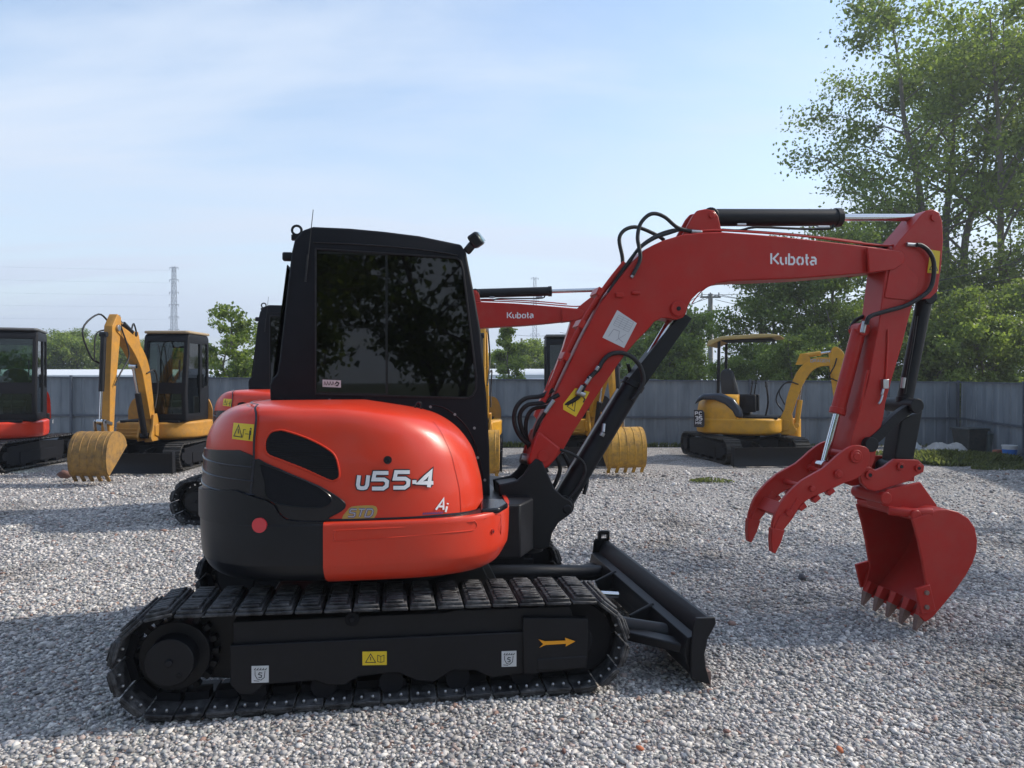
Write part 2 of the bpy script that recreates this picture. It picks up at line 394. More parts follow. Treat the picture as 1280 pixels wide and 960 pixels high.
# ---------------------------------------------------------------- dozer blade
bp = T(-0.975,[(893,853),(890,832),(889,811),(893,796),(899,783),(896,776.5)])   # front profile, bottom to top
bp = [(a[0]-0.03,a[1]) for a in bp]
u0 = bp[0][0]; z0b = bp[0][1]
front = [(u0,0.035),(u0-.035,0.10),(u0-.045,0.17),(u0-.03,.25),(u0-.0,.32),(u0+.03,0.345)]
back = [(p[0]-.022,p[1]) for p in front]
bl = MB(); bl.prism(front+back[::-1], -0.965, 0.965); bl.prism([(u0-.09,.05),(u0-.06,.05),(u0-.08,.17),(u0-.055,.26),(u0-.11,.25),(u0-.13,.16)], -.955,.955)
bl.build('blade', black_paint, main, bevel=0.004)
for s in (-1,1):
    ep = MB()
    prof = [(u0-.10,.045),(u0+.005,.01),(u0-.02,.10),(u0-.028,.17),(u0-.01,.25),(u0+.035,.325),(u0+.03,.36),(u0-.07,.36),(u0-.085,.34),(u0-.10,.2)]
    ep.prism(prof, s*.965, s*.985)
    ep.build('end_plate', black_paint, main, bevel=0.004)
hd = MB(); hd.prism([(u0-.06,.35),(u0-.06,.415),(u0-.045,.425),(u0+.02,.425),(u0+.03,.415),(u0+.03,.35),(u0+.01,.35),(u0+.01,.395),(u0-.035,.395),(u0-.035,.35)], .93,.965)
hd.build('lifting_eye', black_paint, main, bevel=0.003)
ed = MB(); ed.box((u0+.005,0,.035),(.02,1.93,.07)); ed.build('cutting_edge', cutting_steel, main)
for s in (-1,1):
    am = MB()
    am.tube([(0.62,s*.43,.27),(1.0,s*.48,.25),(1.35,s*.60,.20),(u0-.06,s*.68,.17)],.055,12); am.bar((u0-.45,s*.55,.19),(u0-.05,s*.90,.17),.05,.10,(0,0,1))
    am.bar((u0-.22,s*.38,.15),(u0-.07,s*.38,.22),.03,.10,(0,1,0))
    am.build('push_arm', black_paint, main, bevel=0.008)
bc = MB(); bc.cyl((.45,0.05,.27),(1.0,0.05,.24),.038,n=20); bc.build('blade_cylinder', black_paint, main)
bc = MB(); bc.cyl((1.0,0.05,.24),(1.5,.05,.19),.02,n=16); bc.build('blade_cylinder_rod', chrome, main)

# ---------------------------------------------------------------- upper body shell: plan superellipse lofted over height
def se(phi, a, b, n):
    c,s = math.cos(phi), math.sin(phi)            # phi is the true bearing, so points stay evenly spread
    r = (abs(c/a)**n+abs(s/b)**n)**(-1/n)
    return (r*c, r*s)
SK = [ # z, a_rear, a_front, b  skirt
 (.590,.72,.48,.66),(.594,.85,.58,.80),(.610,.90,.64,.885),(.640,.94,.67,.925),(.690,.967,.695,.952),(.715,.975,.706,.958),(.800,.982,.713,.960),(.880,.985,.715,.958),(.898,.982,.712,.955),(.901,.96,.68,.925)]
HD = [ # hood
 (.895,.968,.572,.922),(1.00,.968,.564,.921),(1.10,.966,.542,.918),(1.20,.960,.51,.914),(1.29,.950,.450,.906),(1.35,.928,.385,.901),(1.40,.892,.30,.892),(1.43,.857,.20,.878),(1.455,.805,.06,.848),(1.472,.73,-.05,.78),(1.480,.61,-.10,.62),(1.482,.3,-.12,.4)]
def interp(tab, t):
    x = t*(len(tab)-1); i = min(int(x), len(tab)-2); f = x-i
    if i == 0 or i >= len(tab)-2: return [a+(b-a)*f for a,b in zip(tab[i],tab[i+1])]
    p0,p1,p2,p3 = tab[i-1],tab[i],tab[i+1],tab[i+2]
    return [0.5*((2*p1[k])+(p2[k]-p0[k])*f+(2*p0[k]-5*p1[k]+4*p2[k]-p3[k])*f*f+(3*p1[k]-p0[k]-3*p2[k]+p3[k])*f**3) for k in range(4)]
def surf(tab, phi, t, cr=-0.12):
    """point on the shell; centre line of plan shifted so front and rear radii may differ"""
    z,ar,af,b = interp(tab, t)
    c = (af-ar)/2; a = (af+ar)/2
    x,y = se(phi, a, b, 3.5 if tab is HD else 3.5)
    return Vector((x+c, y, z))
def snorm(tab, phi, t):
    e = 1e-3; t2 = min(t+e,1); t1 = max(t2-2*e,0)
    a = surf(tab,phi+e,t)-surf(tab,phi-e,t); b = surf(tab,phi,t2)-surf(tab,phi,t1)
    n = a.cross(b)
    return n.normalized() if n.length > 1e-12 else Vector((0,0,1))
def to_px(p):
    X = O[0]+p.x*U[0]+p.y*V[0]; Y = O[1]+p.x*U[1]+p.y*V[1]
    return (CX+X/Y*F, HY-(p.z-HC)/Y*F)
_grid = {}
def inv(tab, px, py):
    """photo pixel -> (phi,t) on the visible face of the shell"""
    key = id(tab)
    if key not in _grid:
        ph = np.radians(np.linspace(-188,2,380)); tt = np.linspace(0,1,200)
        A = np.array([[to_px(surf(tab,p,t)) for t in tt] for p in ph]); _grid[key] = (ph,tt,A)
    ph,tt,A = _grid[key]
    d = (A[...,0]-px)**2+(A[...,1]-py)**2
    i,j = np.unravel_index(np.argmin(d), d.shape)
    p,t = ph[i],tt[j]
    for _ in range(6):                            # Newton refine
        f = to_px(surf(tab,p,t)); e = 1e-4
        fp = to_px(surf(tab,p+e,t)); ft = to_px(surf(tab,p,min(t+e,1))); 
        a,b_,c,dd = (fp[0]-f[0])/e,(ft[0]-f[0])/e,(fp[1]-f[1])/e,(ft[1]-f[1])/e
        det = a*dd-b_*c
        if abs(det) < 1e-6: break
        rx,ry = px-f[0],py-f[1]
        dp,dt = (dd*rx-b_*ry)/det, (-c*rx+a*ry)/det
        if abs(dp) > .1 or abs(dt) > .1: break
        p += dp; t = min(max(t+dt,0),1)
    return p,t
def loft(name, tab, m, parent, clampv=None, nphi=220, nt=60, closed_top=True):
    vs=[];fs=[]
    for i in range(nphi):
        for j in range(nt+1):
            p = surf(tab, 2*math.pi*i/nphi - math.pi, j/nt)
            if clampv is not None and p.x > -0.60 and p.y > clampv: p.y = clampv
            vs.append(p)
    for i in range(nphi):
        k = (i+1)%nphi
        for j in range(nt): fs.append((i*(nt+1)+j, k*(nt+1)+j, k*(nt+1)+j+1, i*(nt+1)+j+1))
    fs.append(tuple(i*(nt+1)+nt for i in range(nphi))); fs.append(tuple(i*(nt+1) for i in range(nphi-1,-1,-1)))
    b = MB(); b.add(vs,fs); return b.build(name, m, parent, smooth=50)
def patch(name, tab, poly, m, parent, off=0.005, thick=0.02, step=(0.035,0.03), smooth=45, hole=None):
    """curved panel: outline given in (phi,t) on the shell, with real thickness"""
    P = []
    n = len(poly)
    for i in range(n):
        a,b = poly[i],poly[(i+1)%n]; k = max(1,int(max(abs(b[0]-a[0])/step[0],abs(b[1]-a[1])/step[1])))
        for j in range(k): P.append((a[0]+(b[0]-a[0])*j/k, a[1]+(b[1]-a[1])*j/k))
    nb = len(P); edges = [(i,(i+1)%nb) for i in range(nb)]
    def inside(x,y):
        c = False
        for i in range(nb):
            x1,y1 = P[i]; x2,y2 = P[(i+1)%nb]
            if (y1>y)!=(y2>y) and x < (x2-x1)*(y-y1)/(y2-y1)+x1: c = not c
        return c
    xs = [p[0] for p in P]; ys = [p[1] for p in P]; ip = []
    x = min(xs)+step[0]/2
    while x < max(xs):
        y = min(ys)+step[1]/2
        while y < max(ys):
            if inside(x,y) and min((x-p[0])**2/step[0]**2+(y-p[1])**2/step[1]**2 for p in P) > 0.2: ip.append((x,y))
            y += step[1]
        x += step[0]
    res = delaunay_2d_cdt([Vector(p) for p in P+ip], edges, [list(range(nb))], 1, 1e-7)
    v2,_,f2 = res[0],res[1],res[2]
    top=[];bot=[]
    for q in v2:
        s = surf(tab,q.x,q.y); nn = snorm(tab,q.x,q.y); top.append(s+nn*off); bot.append(s+nn*(off-thick))
    k = len(v2); fs = [tuple(f) for f in f2] + [tuple(k+i for i in reversed(f)) for f in f2]
    # rim
    cnt = {}
    for f in f2:
        for i in range(len(f)):
            a,b = f[i],f[(i+1)%len(f)]; cnt[(a,b)] = 1
    for (a,b) in list(cnt):
        if (b,a) not in cnt: fs.append((b,a,k+a,k+b))
    mb = MB(); mb.add(top+bot, fs); o = mb.build(name, m, parent, smooth=smooth)
    bm = bmesh.new(); bm.from_mesh(o.data); bmesh.ops.recalc_face_normals(bm, faces=bm.faces); bm.to_mesh(o.data); bm.free()
    return o
def I(tab, pts): return [inv(tab,x,y) for x,y in pts]
def surfmap(tab, off):
    def f(x,y,l):
        p,t = inv(tab,x,y); return surf(tab,p,t)+snorm(tab,p,t)*(off+l)
    return f

skirt = loft('counterweight', SK, cw_paint, main)
hood = loft('engine_hood', HD, orange_paint, main, clampv=-0.17)
fl = MB(); fl.slab([(-.6,-.55),(.75,-.55),(.86,-.35),(.86,.6),(.7,.8),(-.5,.85)], .60,.90); fl.build('revolving_frame', black_paint, main, bevel=0.01)
# red lower side cover on the skirt, wrapping round the front corner
pa,_ = inv(SK, 404, 690)
lowc = patch('side_cover', SK, [(pa,.055),(pa,.955),(R(-8),.955),(R(-8),.055)], orange_paint, main, 0.007, 0.03, (0.03,0.05), 50)
# rear counterweight shoulder, taller than the side, stepped down behind the vents
sh = I(HD, [(405,651.5),(371,651),(358,648.5),(350,642),(345,632),(337,626),(325,622),(296,612),(272,604)])
ptop = sh[-1]
rear_phi = [R(x) for x in (-178,-195,-225,-260,-300,-330)]
sh2 = [(sh[0][0],0.0)] + sh + [(p,ptop[1]+0.006) for p in rear_phi] + [(rear_phi[-1],0.0)]
patch('counterweight_shoulder', HD, sh2, cw_paint, main, 0.026, 0.05, (0.035,0.03), 50)
# rear grille band with ribs
g_top = I(HD, [(316,600),(313.5,599.5),(311,570),(288,561),(262,550.5)])
gl = I(HD, [(314.5,613),(317,569.5),(300,562.5),(280,555),(263,549)])
tl = gl[-1][1]
gp = [(gl[0][0],0.12),(gl[1][0],gl[1][1]),gl[2],gl[3],gl[4]] + [(p,tl) for p in rear_phi[:-1]] + [(rear_phi[-2],0.12)]
rg = patch('rear_grille', HD, gp, black_gloss, main, 0.009, 0.02, (0.03,0.02), 45)
for k,(dt) in enumerate((0.055,0.115,0.175)):
    mbr = MB(); pts=[]
    for i in range(60):
        ph = gl[1][0]-0.012 - (gl[1][0]-rear_phi[3])*i/59
        base = np.interp(-ph, [-gl[1][0],-gl[4][0]], [gl[1][1],gl[4][1]]) if ph > gl[4][0] else tl
        pts.append(surf(HD,ph,base-dt)+snorm(HD,ph,base-dt)*0.009)
    mbr.tube(pts, 0.006, 6, 1); mbr.build('rib', black_gloss, rg)
# seam between rear bonnet and side panel
def seam(name, tab, px, w, m, parent, off=0.0012):
    q = [inv(tab,x,y) for x,y in px]; pts=[]
    for i in range(len(q)-1):
        for k in range(8):
            f=k/8; pts.append((q[i][0]+(q[i+1][0]-q[i][0])*f, q[i][1]+(q[i+1][1]-q[i][1])*f))
    pts.append(q[-1]); mb = MB(); vs=[]
    P3=[surf(tab,*p)+snorm(tab,*p)*off for p in pts]; N3=[snorm(tab,*p) for p in pts]
    for i,p in enumerate(P3):
        d=(P3[min(i+1,len(P3)-1)]-P3[max(i-1,0)]).normalized(); s=d.cross(N3[i]).normalized()*w/2
        vs += [p-s,p+s]
    mb.add(vs,[(2*i,2*i+1,2*i+3,2*i+2) for i in range(len(P3)-1)])
    return mb.build(name,m,parent,smooth=60)
seam('bonnet_seam', HD, [(327,502),(323,508),(321,530),(318.5,560),(316,600),(314,622)], 0.011, decal_k, hood, 0.0105)
seam('panel_seam', HD, [(406,650),(440,649.5),(500,647.5),(560,643),(600,638.5)], 0.010, decal_k, hood, 0.003)
seam('crease_line', HD, [(541,527),(556,550),(567,580),(574,610),(576,640)], 0.004, red_paint, hood, 0.0015)
# upper vent
uv = smooth2([(332,552),(338,541),(347,538),(357,538.5),(385,548),(408,560),(419,570),(423.5,585),(424,596),(418,600.5),(411,600),(380,586),(352,575),(334,567)],3)
v1 = patch('upper_vent', HD, I(HD, uv), black_matt, hood, 0.0025, 0.01, (0.02,0.012), 50)
sm = surfmap(HD, 0.003)
lv = MB()
for k in range(22):
    y = 541+k*2.7
    xs=[]
    for x in range(330,428,2):
        c=False; n=len(uv)
        for i in range(n):
            x1,y1=uv[i];x2,y2=uv[(i+1)%n]
            if (y1>y)!=(y2>y) and x < (x2-x1)*(y-y1)/(y2-y1)+x1: c=not c
        if c: xs.append(x)
    if len(xs)>3: lv.tube([sm(x,y,0.001) for x in xs[::2]],0.0016,4,1)
lv.build('louvre', black_gloss, v1)
rim = MB(); rim.tube([sm(x,y,0.001) for x,y in uv+uv[:1]],0.0045,6,1); rim.build('vent_rim', orange_paint, v1)
# lower black vent panel
lvp = smooth2([(317,575),(335,580),(365,593),(400,608),(425,623),(432,631),(427,638),(412,646),(405,651),(372,651),(358,647),(350,640),(344,630),(336,625),(320,621),(315,616)],2)
v2_ = patch('lower_vent', HD, I(HD, lvp), black_gloss, hood, 0.009, 0.02, (0.02,0.012), 40)
il = smooth2([(326,582),(334,582),(362,593),(395,607),(413,620),(413,629),(400,634),(372,633),(345,628),(333,617),(331,600)],3)
v3 = patch('vent_mesh', HD, I(HD, il), black_matt, v2_, 0.010, 0.004, (0.02,0.012), 50)
lv = MB(); sm2 = surfmap(HD, 0.0105)
for k in range(20):
    y = 585+k*2.5; xs=[]
    for x in range(322,416,2):
        c=False; n=len(il)
        for i in range(n):
            x1,y1=il[i];x2,y2=il[(i+1)%n]
            if (y1>y)!=(y2>y) and x < (x2-x1)*(y-y1)/(y2-y1)+x1: c=not c
        if c: xs.append(x)
    if len(xs)>3: lv.tube([sm2(x,y,0.001) for x in xs[::2]],0.0016,4,1)
rm = MB(); rm.tube([sm2(x,y,0.0) for x,y in il+il[:1]],0.0035,6,1); rm.build('vent_rim', black_gloss, v2_)
rm = MB(); rm.tube([surfmap(HD,0.009)(x,y,0.0) for x,y in lvp[:20]],0.003,6,1); rm.build('vent_edge', black_gloss, v2_)
# hood lock, hood hook
lk = MB(); c = sm(484.5,575,0.0); c2=sm(484.5,575,0.006); lk.cyl(c,c2,0.020,n=24); lk.build('hood_lock', black_gloss, hood)
lk2 = MB(); lk2.cyl(sm(484.5,575,0.005),sm(484.5,575,0.008),0.010,n=16); lk2.build('lock_barrel', black_matt, hood)
# recessed grip line on the lower cover + fuel cap cover
sk = surfmap(SK, 0.007)
gr = MB(); grp = [(419,664),(417.5,669),(419,674),(424,675.5),(500,671),(560,665.5),(588,663),(594,659.5),(595,655),(592,651.5),(585,652),(500,659),(424,662.5),(419,664)]
gr.tube([sk(x,y,0.0) for x,y in grp],0.0035,6,3); gr.build('pressed_line', orange_paint, lowc)
fc = MB(); fcp=[(604,649),(604,674),(608,675),(623,671),(624.5,668),(625,646),(622,644),(607,647),(604,649)]
fc.tube([sk(x,y,-.001) for x,y in fcp],0.0022,6,2); fc.build('flap_edge', red_paint, lowc)
fc = MB(); fc.cyl(sk(614,664,-.002),sk(614,664,.006),.013,n=16); fc.build('flap_lock', red_paint, lowc)
fc = MB(); fc.cyl(sk(614,664,.004),sk(614,664,.008),.006,n=12); fc.build('key_slot', decal_k, lowc)
# black cap on the front corner of the cover
cp = MB(); cp.slab([(.50,-.80),(.60,-.78),(.665,-.64),(.665,-.50),(.54,-.45),(.52,-.6)], .897,.925); cp.build('corner_cap', black_gloss, main, bevel=0.008)
# reflector, rear holes
rf = MB(); s0=surfmap(SK,0.0); _p,_t=inv(SK,326.5,655.5); _n=snorm(SK,_p,.65); _c=surf(SK,_p,_t); rf.cyl(_c,_c+_n*.024,0.036,n=32); rf.build('reflector', reflector, skirt)
for x,y,r in ((275,682,.022),(289,691.5,.034)):
    h=MB(); h.cyl(s0(x,y,-.004),s0(x,y,.0015),r,n=24); h.build('hitch_hole', decal_k, skirt)
for k in range(4):
    pass
# decals
sy = patch('warning_sticker', HD, I(HD,[(292.5,528.5),(318,530.5),(316,551.5),(290.5,548.5)]), sticker_y, hood, 0.0022,0.001,(0.03,0.02))
mk = MB(); dm = surfmap(HD,0.0042)
ribbon([(293,545),(299,531.5),(303,546.5),(293,545)],1.0,dm,mk,0,True); ribbon([(298.5,536.5),(298.7,542)],1.1,dm,mk,0.0002)
ribbon([(304,546),(305,537),(308,537.3)],.6,dm,mk,0); ribbon([(307,542.3),(311.5,542.8)],.8,dm,mk,0.0001)
ribbon([(313.5,538),(313,544)],2.2,dm,mk,0); ribbon([(312.8,544),(312,549.5)],1.6,dm,mk,0.0002); ribbon([(313.9,535),(314.1,537)],1.8,dm,mk,0.0001)
mk.build('pictogram', decal_k, sy, smooth=0)
# U55-4
def u55(w, m, name, lift):
    mb = MB()
    def mp(x,y,l): return dm(x,y,l+lift)
    def g(ch,x,y,cw,chh,sl):
        for st in G[ch]:
            P=[(x+p[0]*cw+sl*p[1]*chh, y-p[1]*chh) for p in st]
            Q=[]
            for i in range(len(P)-1):
                for k in range(2): Q.append((P[i][0]+(P[i+1][0]-P[i][0])*k/2,P[i][1]+(P[i+1][1]-P[i][1])*k/2))
            Q.append(P[-1]); ribbon(Q,w,mp,mb,0.0002*random.random())
    g('U',447,610,11.5,16,.12); g('5',465,610.5,18.5,19.5,.10); g('5',491.5,609.5,18.5,19.5,.10); g('-',514,606.5,6.5,9,.1); g('4',523,608.2,17.5,18,.12)
    return mb.build(name, m, hood, smooth=0)
u55(7.4, decal_k, 'model_name_outline', 0.0012); u55(4.7, decal_w, 'model_name', 0.0022)
decal_g2 = mat('decal_pale', (0.45,0.45,0.47), 0.4)
def stdt():
    p = patch('std_badge', HD, I(HD,smooth2([(427,649.5),(434,638),(439,633.5),(450,632),(466,631.8),(471,634.5),(471.5,640),(468,647),(462,648.8),(445,649.3)],2)), decal_gold, hood, 0.0028,0.001,(0.02,0.01))
    mb=MB()
    for ch,x in (('S',435),('T',445.5),('D',456)):
        for st in G[ch]: ribbon([(x+a[0]*8+.35*a[1]*9, 645.8-a[1]*9.5) for a in st],2.6,dm,mb,0.0004+0.0002*random.random())
    mb.build('badge_lettering', decal_blue, p, smooth=0)
    mb=MB()
    for ch,x in (('S',435),('T',445.5),('D',456)):
        for st in G[ch]: ribbon([(x+a[0]*8+.35*a[1]*9, 645.8-a[1]*9.5) for a in st],1.2,dm,mb,0.0012+0.0002*random.random())
    mb.build('badge_inline', decal_g2, p, smooth=0)
stdt()
mb=MB()
for ch,x,y,w,h in (('A',544.5,637,11,13.5),('i',553,640,7,11)):
    for st in G[ch]: ribbon([(x+a[0]*w+.25*a[1]*h, y-a[1]*h) for a in st],2.4,dm,mb,0.0002*random.random())
mb.build('ai_badge', decal_w, hood, smooth=0)
mb=MB(); 
for k in range(11): ribbon([(528+k*2.3,643.2-.12*k),(529.4+k*2.3,640.9-.12*k),(529.8+k*2.3,643-.12*k)],.9,dm,mb,0.0002*(k%2))
mb.build('ai_badge_script', decal_blue, hood, smooth=0)

# ---------------------------------------------------------------- cab
NV, FV = -0.20, 0.84
cab_out = T(NV, [(600,660),(345,668),(342,506),(337.5,501),(337,481),(340,473),(346,468),(349,450),(364,317),(368,300),(378,287.5),(391.4,283),(436.6,285),(480,289),(524,294.5),(576.6,305.4),(583,316),(594,372.5),(601,413),(608.6,500),(612,560),(613,640)])
b = MB(); b.prism(cab_out, NV, FV); cab = b.build('cab', black_matt, main, bevel=0.035, seg=4)
zf = 0.98
ins = [(p[0],p[1]) for p in T(NV,[(375,520),(372,480),(374,330),(384,300),(440,298),(524,307),(568,318),(590,420),(602,520),(602,600),(375,600)])]
cav = MB(); cav.prism(ins, NV+.045, FV-.045); cv = cav.build('cavity', black_matt)
wpx = [(394.5,311),(571,322.5),(576,327),(579,338),(595.5,471),(595,486),(591,494),(585,497.5),(394.5,492.5)]
wc = MB(); wc.prism(T(NV,wpx), NV-.1, NV+.03); w1 = wc.build('cut', black_matt)
dpx = [(400,318),(566,326),(590,480),(590,600),(402,600)]
wc = MB(); wc.prism(T(NV,dpx), FV-.03, FV+.1); w2 = wc.build('cut', black_matt)
wc = MB(); wc.box((-.62,.32,1.92),(.35,.80,.72)); w3 = wc.build('cut', black_matt)
wc = MB(); wc.box((.50,.32,1.75),(.40,.82,1.05)); w4 = wc.build('cut', black_matt)
wc = MB(); wc.prism(T(NV,wpx), NV-.1, NV+.1)
ip = T(NV,[(402,320),(566,330),(573,345),(588,470),(585,488),(402,485)]); wi = MB(); wi.prism(ip, NV-.1, NV+.1); w5 = wi.build('cut', black_matt)
boolean(cab, [cv, w1, w2, w3, w4, w5]); 
def pane(name, px, v0, v1, m, parent):
    g = MB(); g.prism(T(NV,px), v0, v1); return g.build(name, m, parent, smooth=0)
win = pane('side_window', wpx, NV+.012, NV+.017, dark_glass, cab)
sf = MB()
sf.prism(T(NV,[(481.5,316.5),(484.5,316.8),(485,495),(482,495)]), NV+.004, NV+.0115)
sf.prism(T(NV,[(398,314),(482,317),(482,319),(398,316.5)]), NV+.006, NV+.0115); sf.prism(T(NV,[(398,489.5),(482,492),(482,494),(398,492)]), NV+.006, NV+.0115)
sf.build('sash', black_gloss, win)
rb = MB(); q = wpx+[wpx[0]]; rb.tube([L3(x,y,NV-.001) for x,y in q],0.006,6,1); rb.build('window_seal', rubber, win)
pane('door_window', dpx, FV-.02, FV-.015, dark_glass, cab)
g = MB()
g.box((-.70+.085,.32,1.92),(.006,.80,.72),Matrix.Rotation(R(7),3,'Y')); g.build('rear_window', dark_glass, cab)
fr0 = Lp(598,440,NV)
g = MB(); g.prism(T(NV,[(585.5,340),(588,340),(603,480),(605,560),(602,560),(600,480)]), NV+.10, FV-.10); g.build('windscreen', dark_glass, cab)
lab = MB(); lab.prism(T(NV,[(403,474.5),(426,475.5),(426,484.5),(403,483.5)]), NV+.0095,NV+.0115); lb = lab.build('window_label', sticker_w, win)
mk = MB(); mpn = sidemap(NV+.009)
for k in range(4): ribbon([(405+k*3.4,481.5),(406+k*3.4,477),(407.6+k*3.4,481.5)],.9,mpn,mk,0.0001*k)
ribbon([(419,480),(421,477.5),(423.5,479),(422,482),(419.5,482)],1.6,mpn,mk,0); mk.build('pictogram', decal_k, lb, smooth=0)
# seat inside
se_ = MB(); se_.box((-.15,.32,1.28),(.5,.5,.14)); se_.box((-.38,.32,1.62),(.12,.48,.62),Matrix.Rotation(R(-8),3,'Y')); se_.box((-.42,.32,2.0),(.08,.26,.18)); se_.box((.1,.05,1.45),(.3,.08,.06)); se_.box((.1,.60,1.45),(.3,.08,.06))
se_.build('seat', seat_cloth, cab, bevel=0.03)
# bolts on the lower side plate
for x,y in ((412,500),(457,504.5),(499.5,507),(538,508.5),(568.5,518),(593,535),(591,571),(597,572),(606,600)):
    bo = MB(); a = L3(x,y,NV); bo.cyl(a,(a[0],NV-.006,a[2]),0.0085,n=8); bo.build('bolt', bolt_metal, cab)
rp = MB(); rp.tube([L3(x,y,NV-.002) for x,y in ((540,506),(556,510),(575,524),(590,545),(600,575),(604,600))],0.004,6,4); rp.build('plate_edge', black_gloss, cab)
hk = MB(); hk.tube([L3(x,y,-.30) for x,y in ((519,515),(519,507),(522,503),(525.5,504),(526,512))],0.007,8,4); hk.build('grab_hook', black_gloss, hood)
rc = MB(); 
rr = T(NV,[(392,303),(440,305),(520,311),(572,319)]); rc.tube([(a[0],NV-.002,a[1]) for a in rr],0.006,6,3); rc.build('rain_gutter', black_gloss, cab)
# roof extras
hkk = MB(); c = L3(371,290,.0); pts=[(c[0]+.028*math.cos(t),0.0,c[2]+.028*math.sin(t)+.01) for t in [2*math.pi*i/16 for i in range(17)]]; hkk.tube(pts,0.008,8,1); hkk.box((c[0]-.0,0,c[2]-.035),(.06,.04,.03)); hkk.build('lifting_eye', black_paint, cab)
an = MB(); an.cyl(L3(382,352,NV-.012),L3(391.5,262,NV-.012),0.0035,0.002,8); an.cyl(L3(382,352,NV-.012),L3(385,318,NV-.012),0.006,n=8); an.build('antenna', rubber, cab)
kb = MB(); a = L3(362,321,NV+.1); kb.box((a[0]-.01,NV+.1,a[2]),(.06,.05,.05)); kb.box((a[0]+.04,NV+.1,a[2]-.01),(.10,.02,.02)); kb.build('rear_lamp', black_paint, cab, bevel=0.01)
wl = MB(); a=Vector(L3(583,315,NV+.05)); b2=Vector(L3(592,304,NV+.02)); wl.bar(a,a+(b2-a)*1.0,.06,.05); 
wl.bar(b2-Vector((.012,0,-.0)),b2+Vector((.04,-.02,.035)),.11,.085); wl.build('work_lamp', black_gloss, cab, bevel=0.012)
wl = MB(); wl.bar(b2+Vector((.04,-.02,.035)),b2+Vector((.045,-.022,.039)),.09,.065); wl.build('lamp_lens', clear_glass, cab)

# ---------------------------------------------------------------- swing bracket (in front of the body)
BV0, BV1 = -0.20, 0.0          # near and far faces of the boom
sb = MB()
side = T(BV0,[(661,580),(668,572),(676,575),(682,588),(692,610),(703,620),(712,624),(715.5,632),(711,642),(697,652),(689,665),(685,683),(672,686),(646,680),(640,668),(646,664),(658,660),(664,655),(658,648),(656,634),(640,626),(624,622),(622,605),(632,603),(645,600),(654,592)])
sb.prism(side, -.235,-.205); sb.prism(side, .005,.035)
sb.prism(T(BV0,[(624,606),(650,602),(662,640),(664,655),(646,655),(646,628),(624,622)]), -.22,.03)
a=Lp(662,672,-.1); sb.cyl((a[0],-.1,a[1]-.08),(a[0],-.1,a[1]+.18),.085,n=28)
sb.cyl((a[0],-.1,a[1]+.02),(a[0],-.1,a[1]+.05),.12,n=28)
sb.bar((.72,-.1,.66),(a[0],-.1,.66),.26,.09,(0,1,0)); sb.bar((.72,-.1,.92),(a[0],-.1,.88),.24,.07,(0,1,0)); sb.box((.70,-.08,.8),(.12,.20,.2))
p=Lp(703,632,-.1); sb.cyl((p[0],-.24,p[1]),(p[0],.04,p[1]),.03,n=20)
sb.build('swing_bracket', black_paint, main, bevel=0.008)
sc_=MB(); q1=L3(632,650,-.36); q2=L3(650,649,-.26); sc_.cyl(q1,q2,.026,n=18); sc_.build('swing_cylinder_rod', chrome, main)
q0=(q1[0]-.45,-.46,q1[2]); sc_=MB(); sc_.cyl(q0,q1,.045,n=18); sc_.build('swing_cylinder', black_paint, main)

# ---------------------------------------------------------------- boom
up_e = [(661,575),(668,549),(676,531),(700,480),(725,427),(749,381),(767,357),(782,338),(794,324),(805,313),(817,306),(829,300.5),(854,293),(880,290.5),(903,290),(950,293.5),(980,296),(1030,301.5),(1077,307),(1126,313)]
lo_e = [(1112,338.5),(1088,340.5),(1040,345),(1000,348),(950,350),(913,351.5),(897,354),(884,359.5),(873,366),(865,374),(860,383),(858,391),(854,397),(846,399.5),(835,397.5),(827,397.5),(818,402),(811,411),(797,425),(783,441),(768,462),(753,484),(735,512),(718,538),(705,561),(695,573),(685,583),(677,587),(669,586),(662,581)]
boom_poly = T(BV0, up_e+[(1131,318),(1128,330),(1118,336)]+lo_e)
b = MB(); b.prism(boom_poly, BV0, BV1); boom = b.build('boom', red_paint, main, bevel=0.006)
fp = T(BV0-.004,[(672,538),(700,560),(694,573),(685,583),(677,587),(669,586),(661,580),(660,573),(664,560)])
fb = MB(); fb.prism(fp, BV0-.03, BV0+.03); fb.prism(fp, BV1-.03, BV1+.03); 
fa = Lp(680,572,BV0); 
fb.build('boom_foot', red_paint, boom, bevel=0.012)
pn = MB(); a=L3(679,570,BV0-.03); pn.cyl(a,(a[0],a[1]-.008,a[2]),.034,n=24); pn.build('foot_pin', red_paint, boom, bevel=.002)
pn = MB(); a=L3(651,572,-.1); q=L3(664,576,-.1); pn.cyl(a,q,.032,n=20); pn.build('pin_collar', steel, boom)
# flanges: thin raised weld strip along lower edge, ear bosses
fl = MB(); fl.tube([L3(x,y-3,BV0-.001) for x,y in [(1100,342),(1040,346),(1000,349),(950,351),(913,352.5),(893,357),(877,367),(865,382)]],0.004,6,3); fl.build('weld_seam', red_paint, boom)
es = MB(); a=L3(847,386,BV0); es.cyl(a,(a[0],BV0-.018,a[2]),.048,n=28); es.build('ear_boss', red_paint, boom, bevel=0.003); es=MB(); es.cyl((a[0],BV1,a[2]),(a[0],BV1+.018,a[2]),.048,n=28); es.build('ear_boss', red_paint, boom, bevel=0.003)
es = MB(); es.cyl((a[0],BV0-.016,a[2]),(a[0],BV0-.022,a[2]),.014,n=12); es.build('boss_bolt', black_paint, boom)
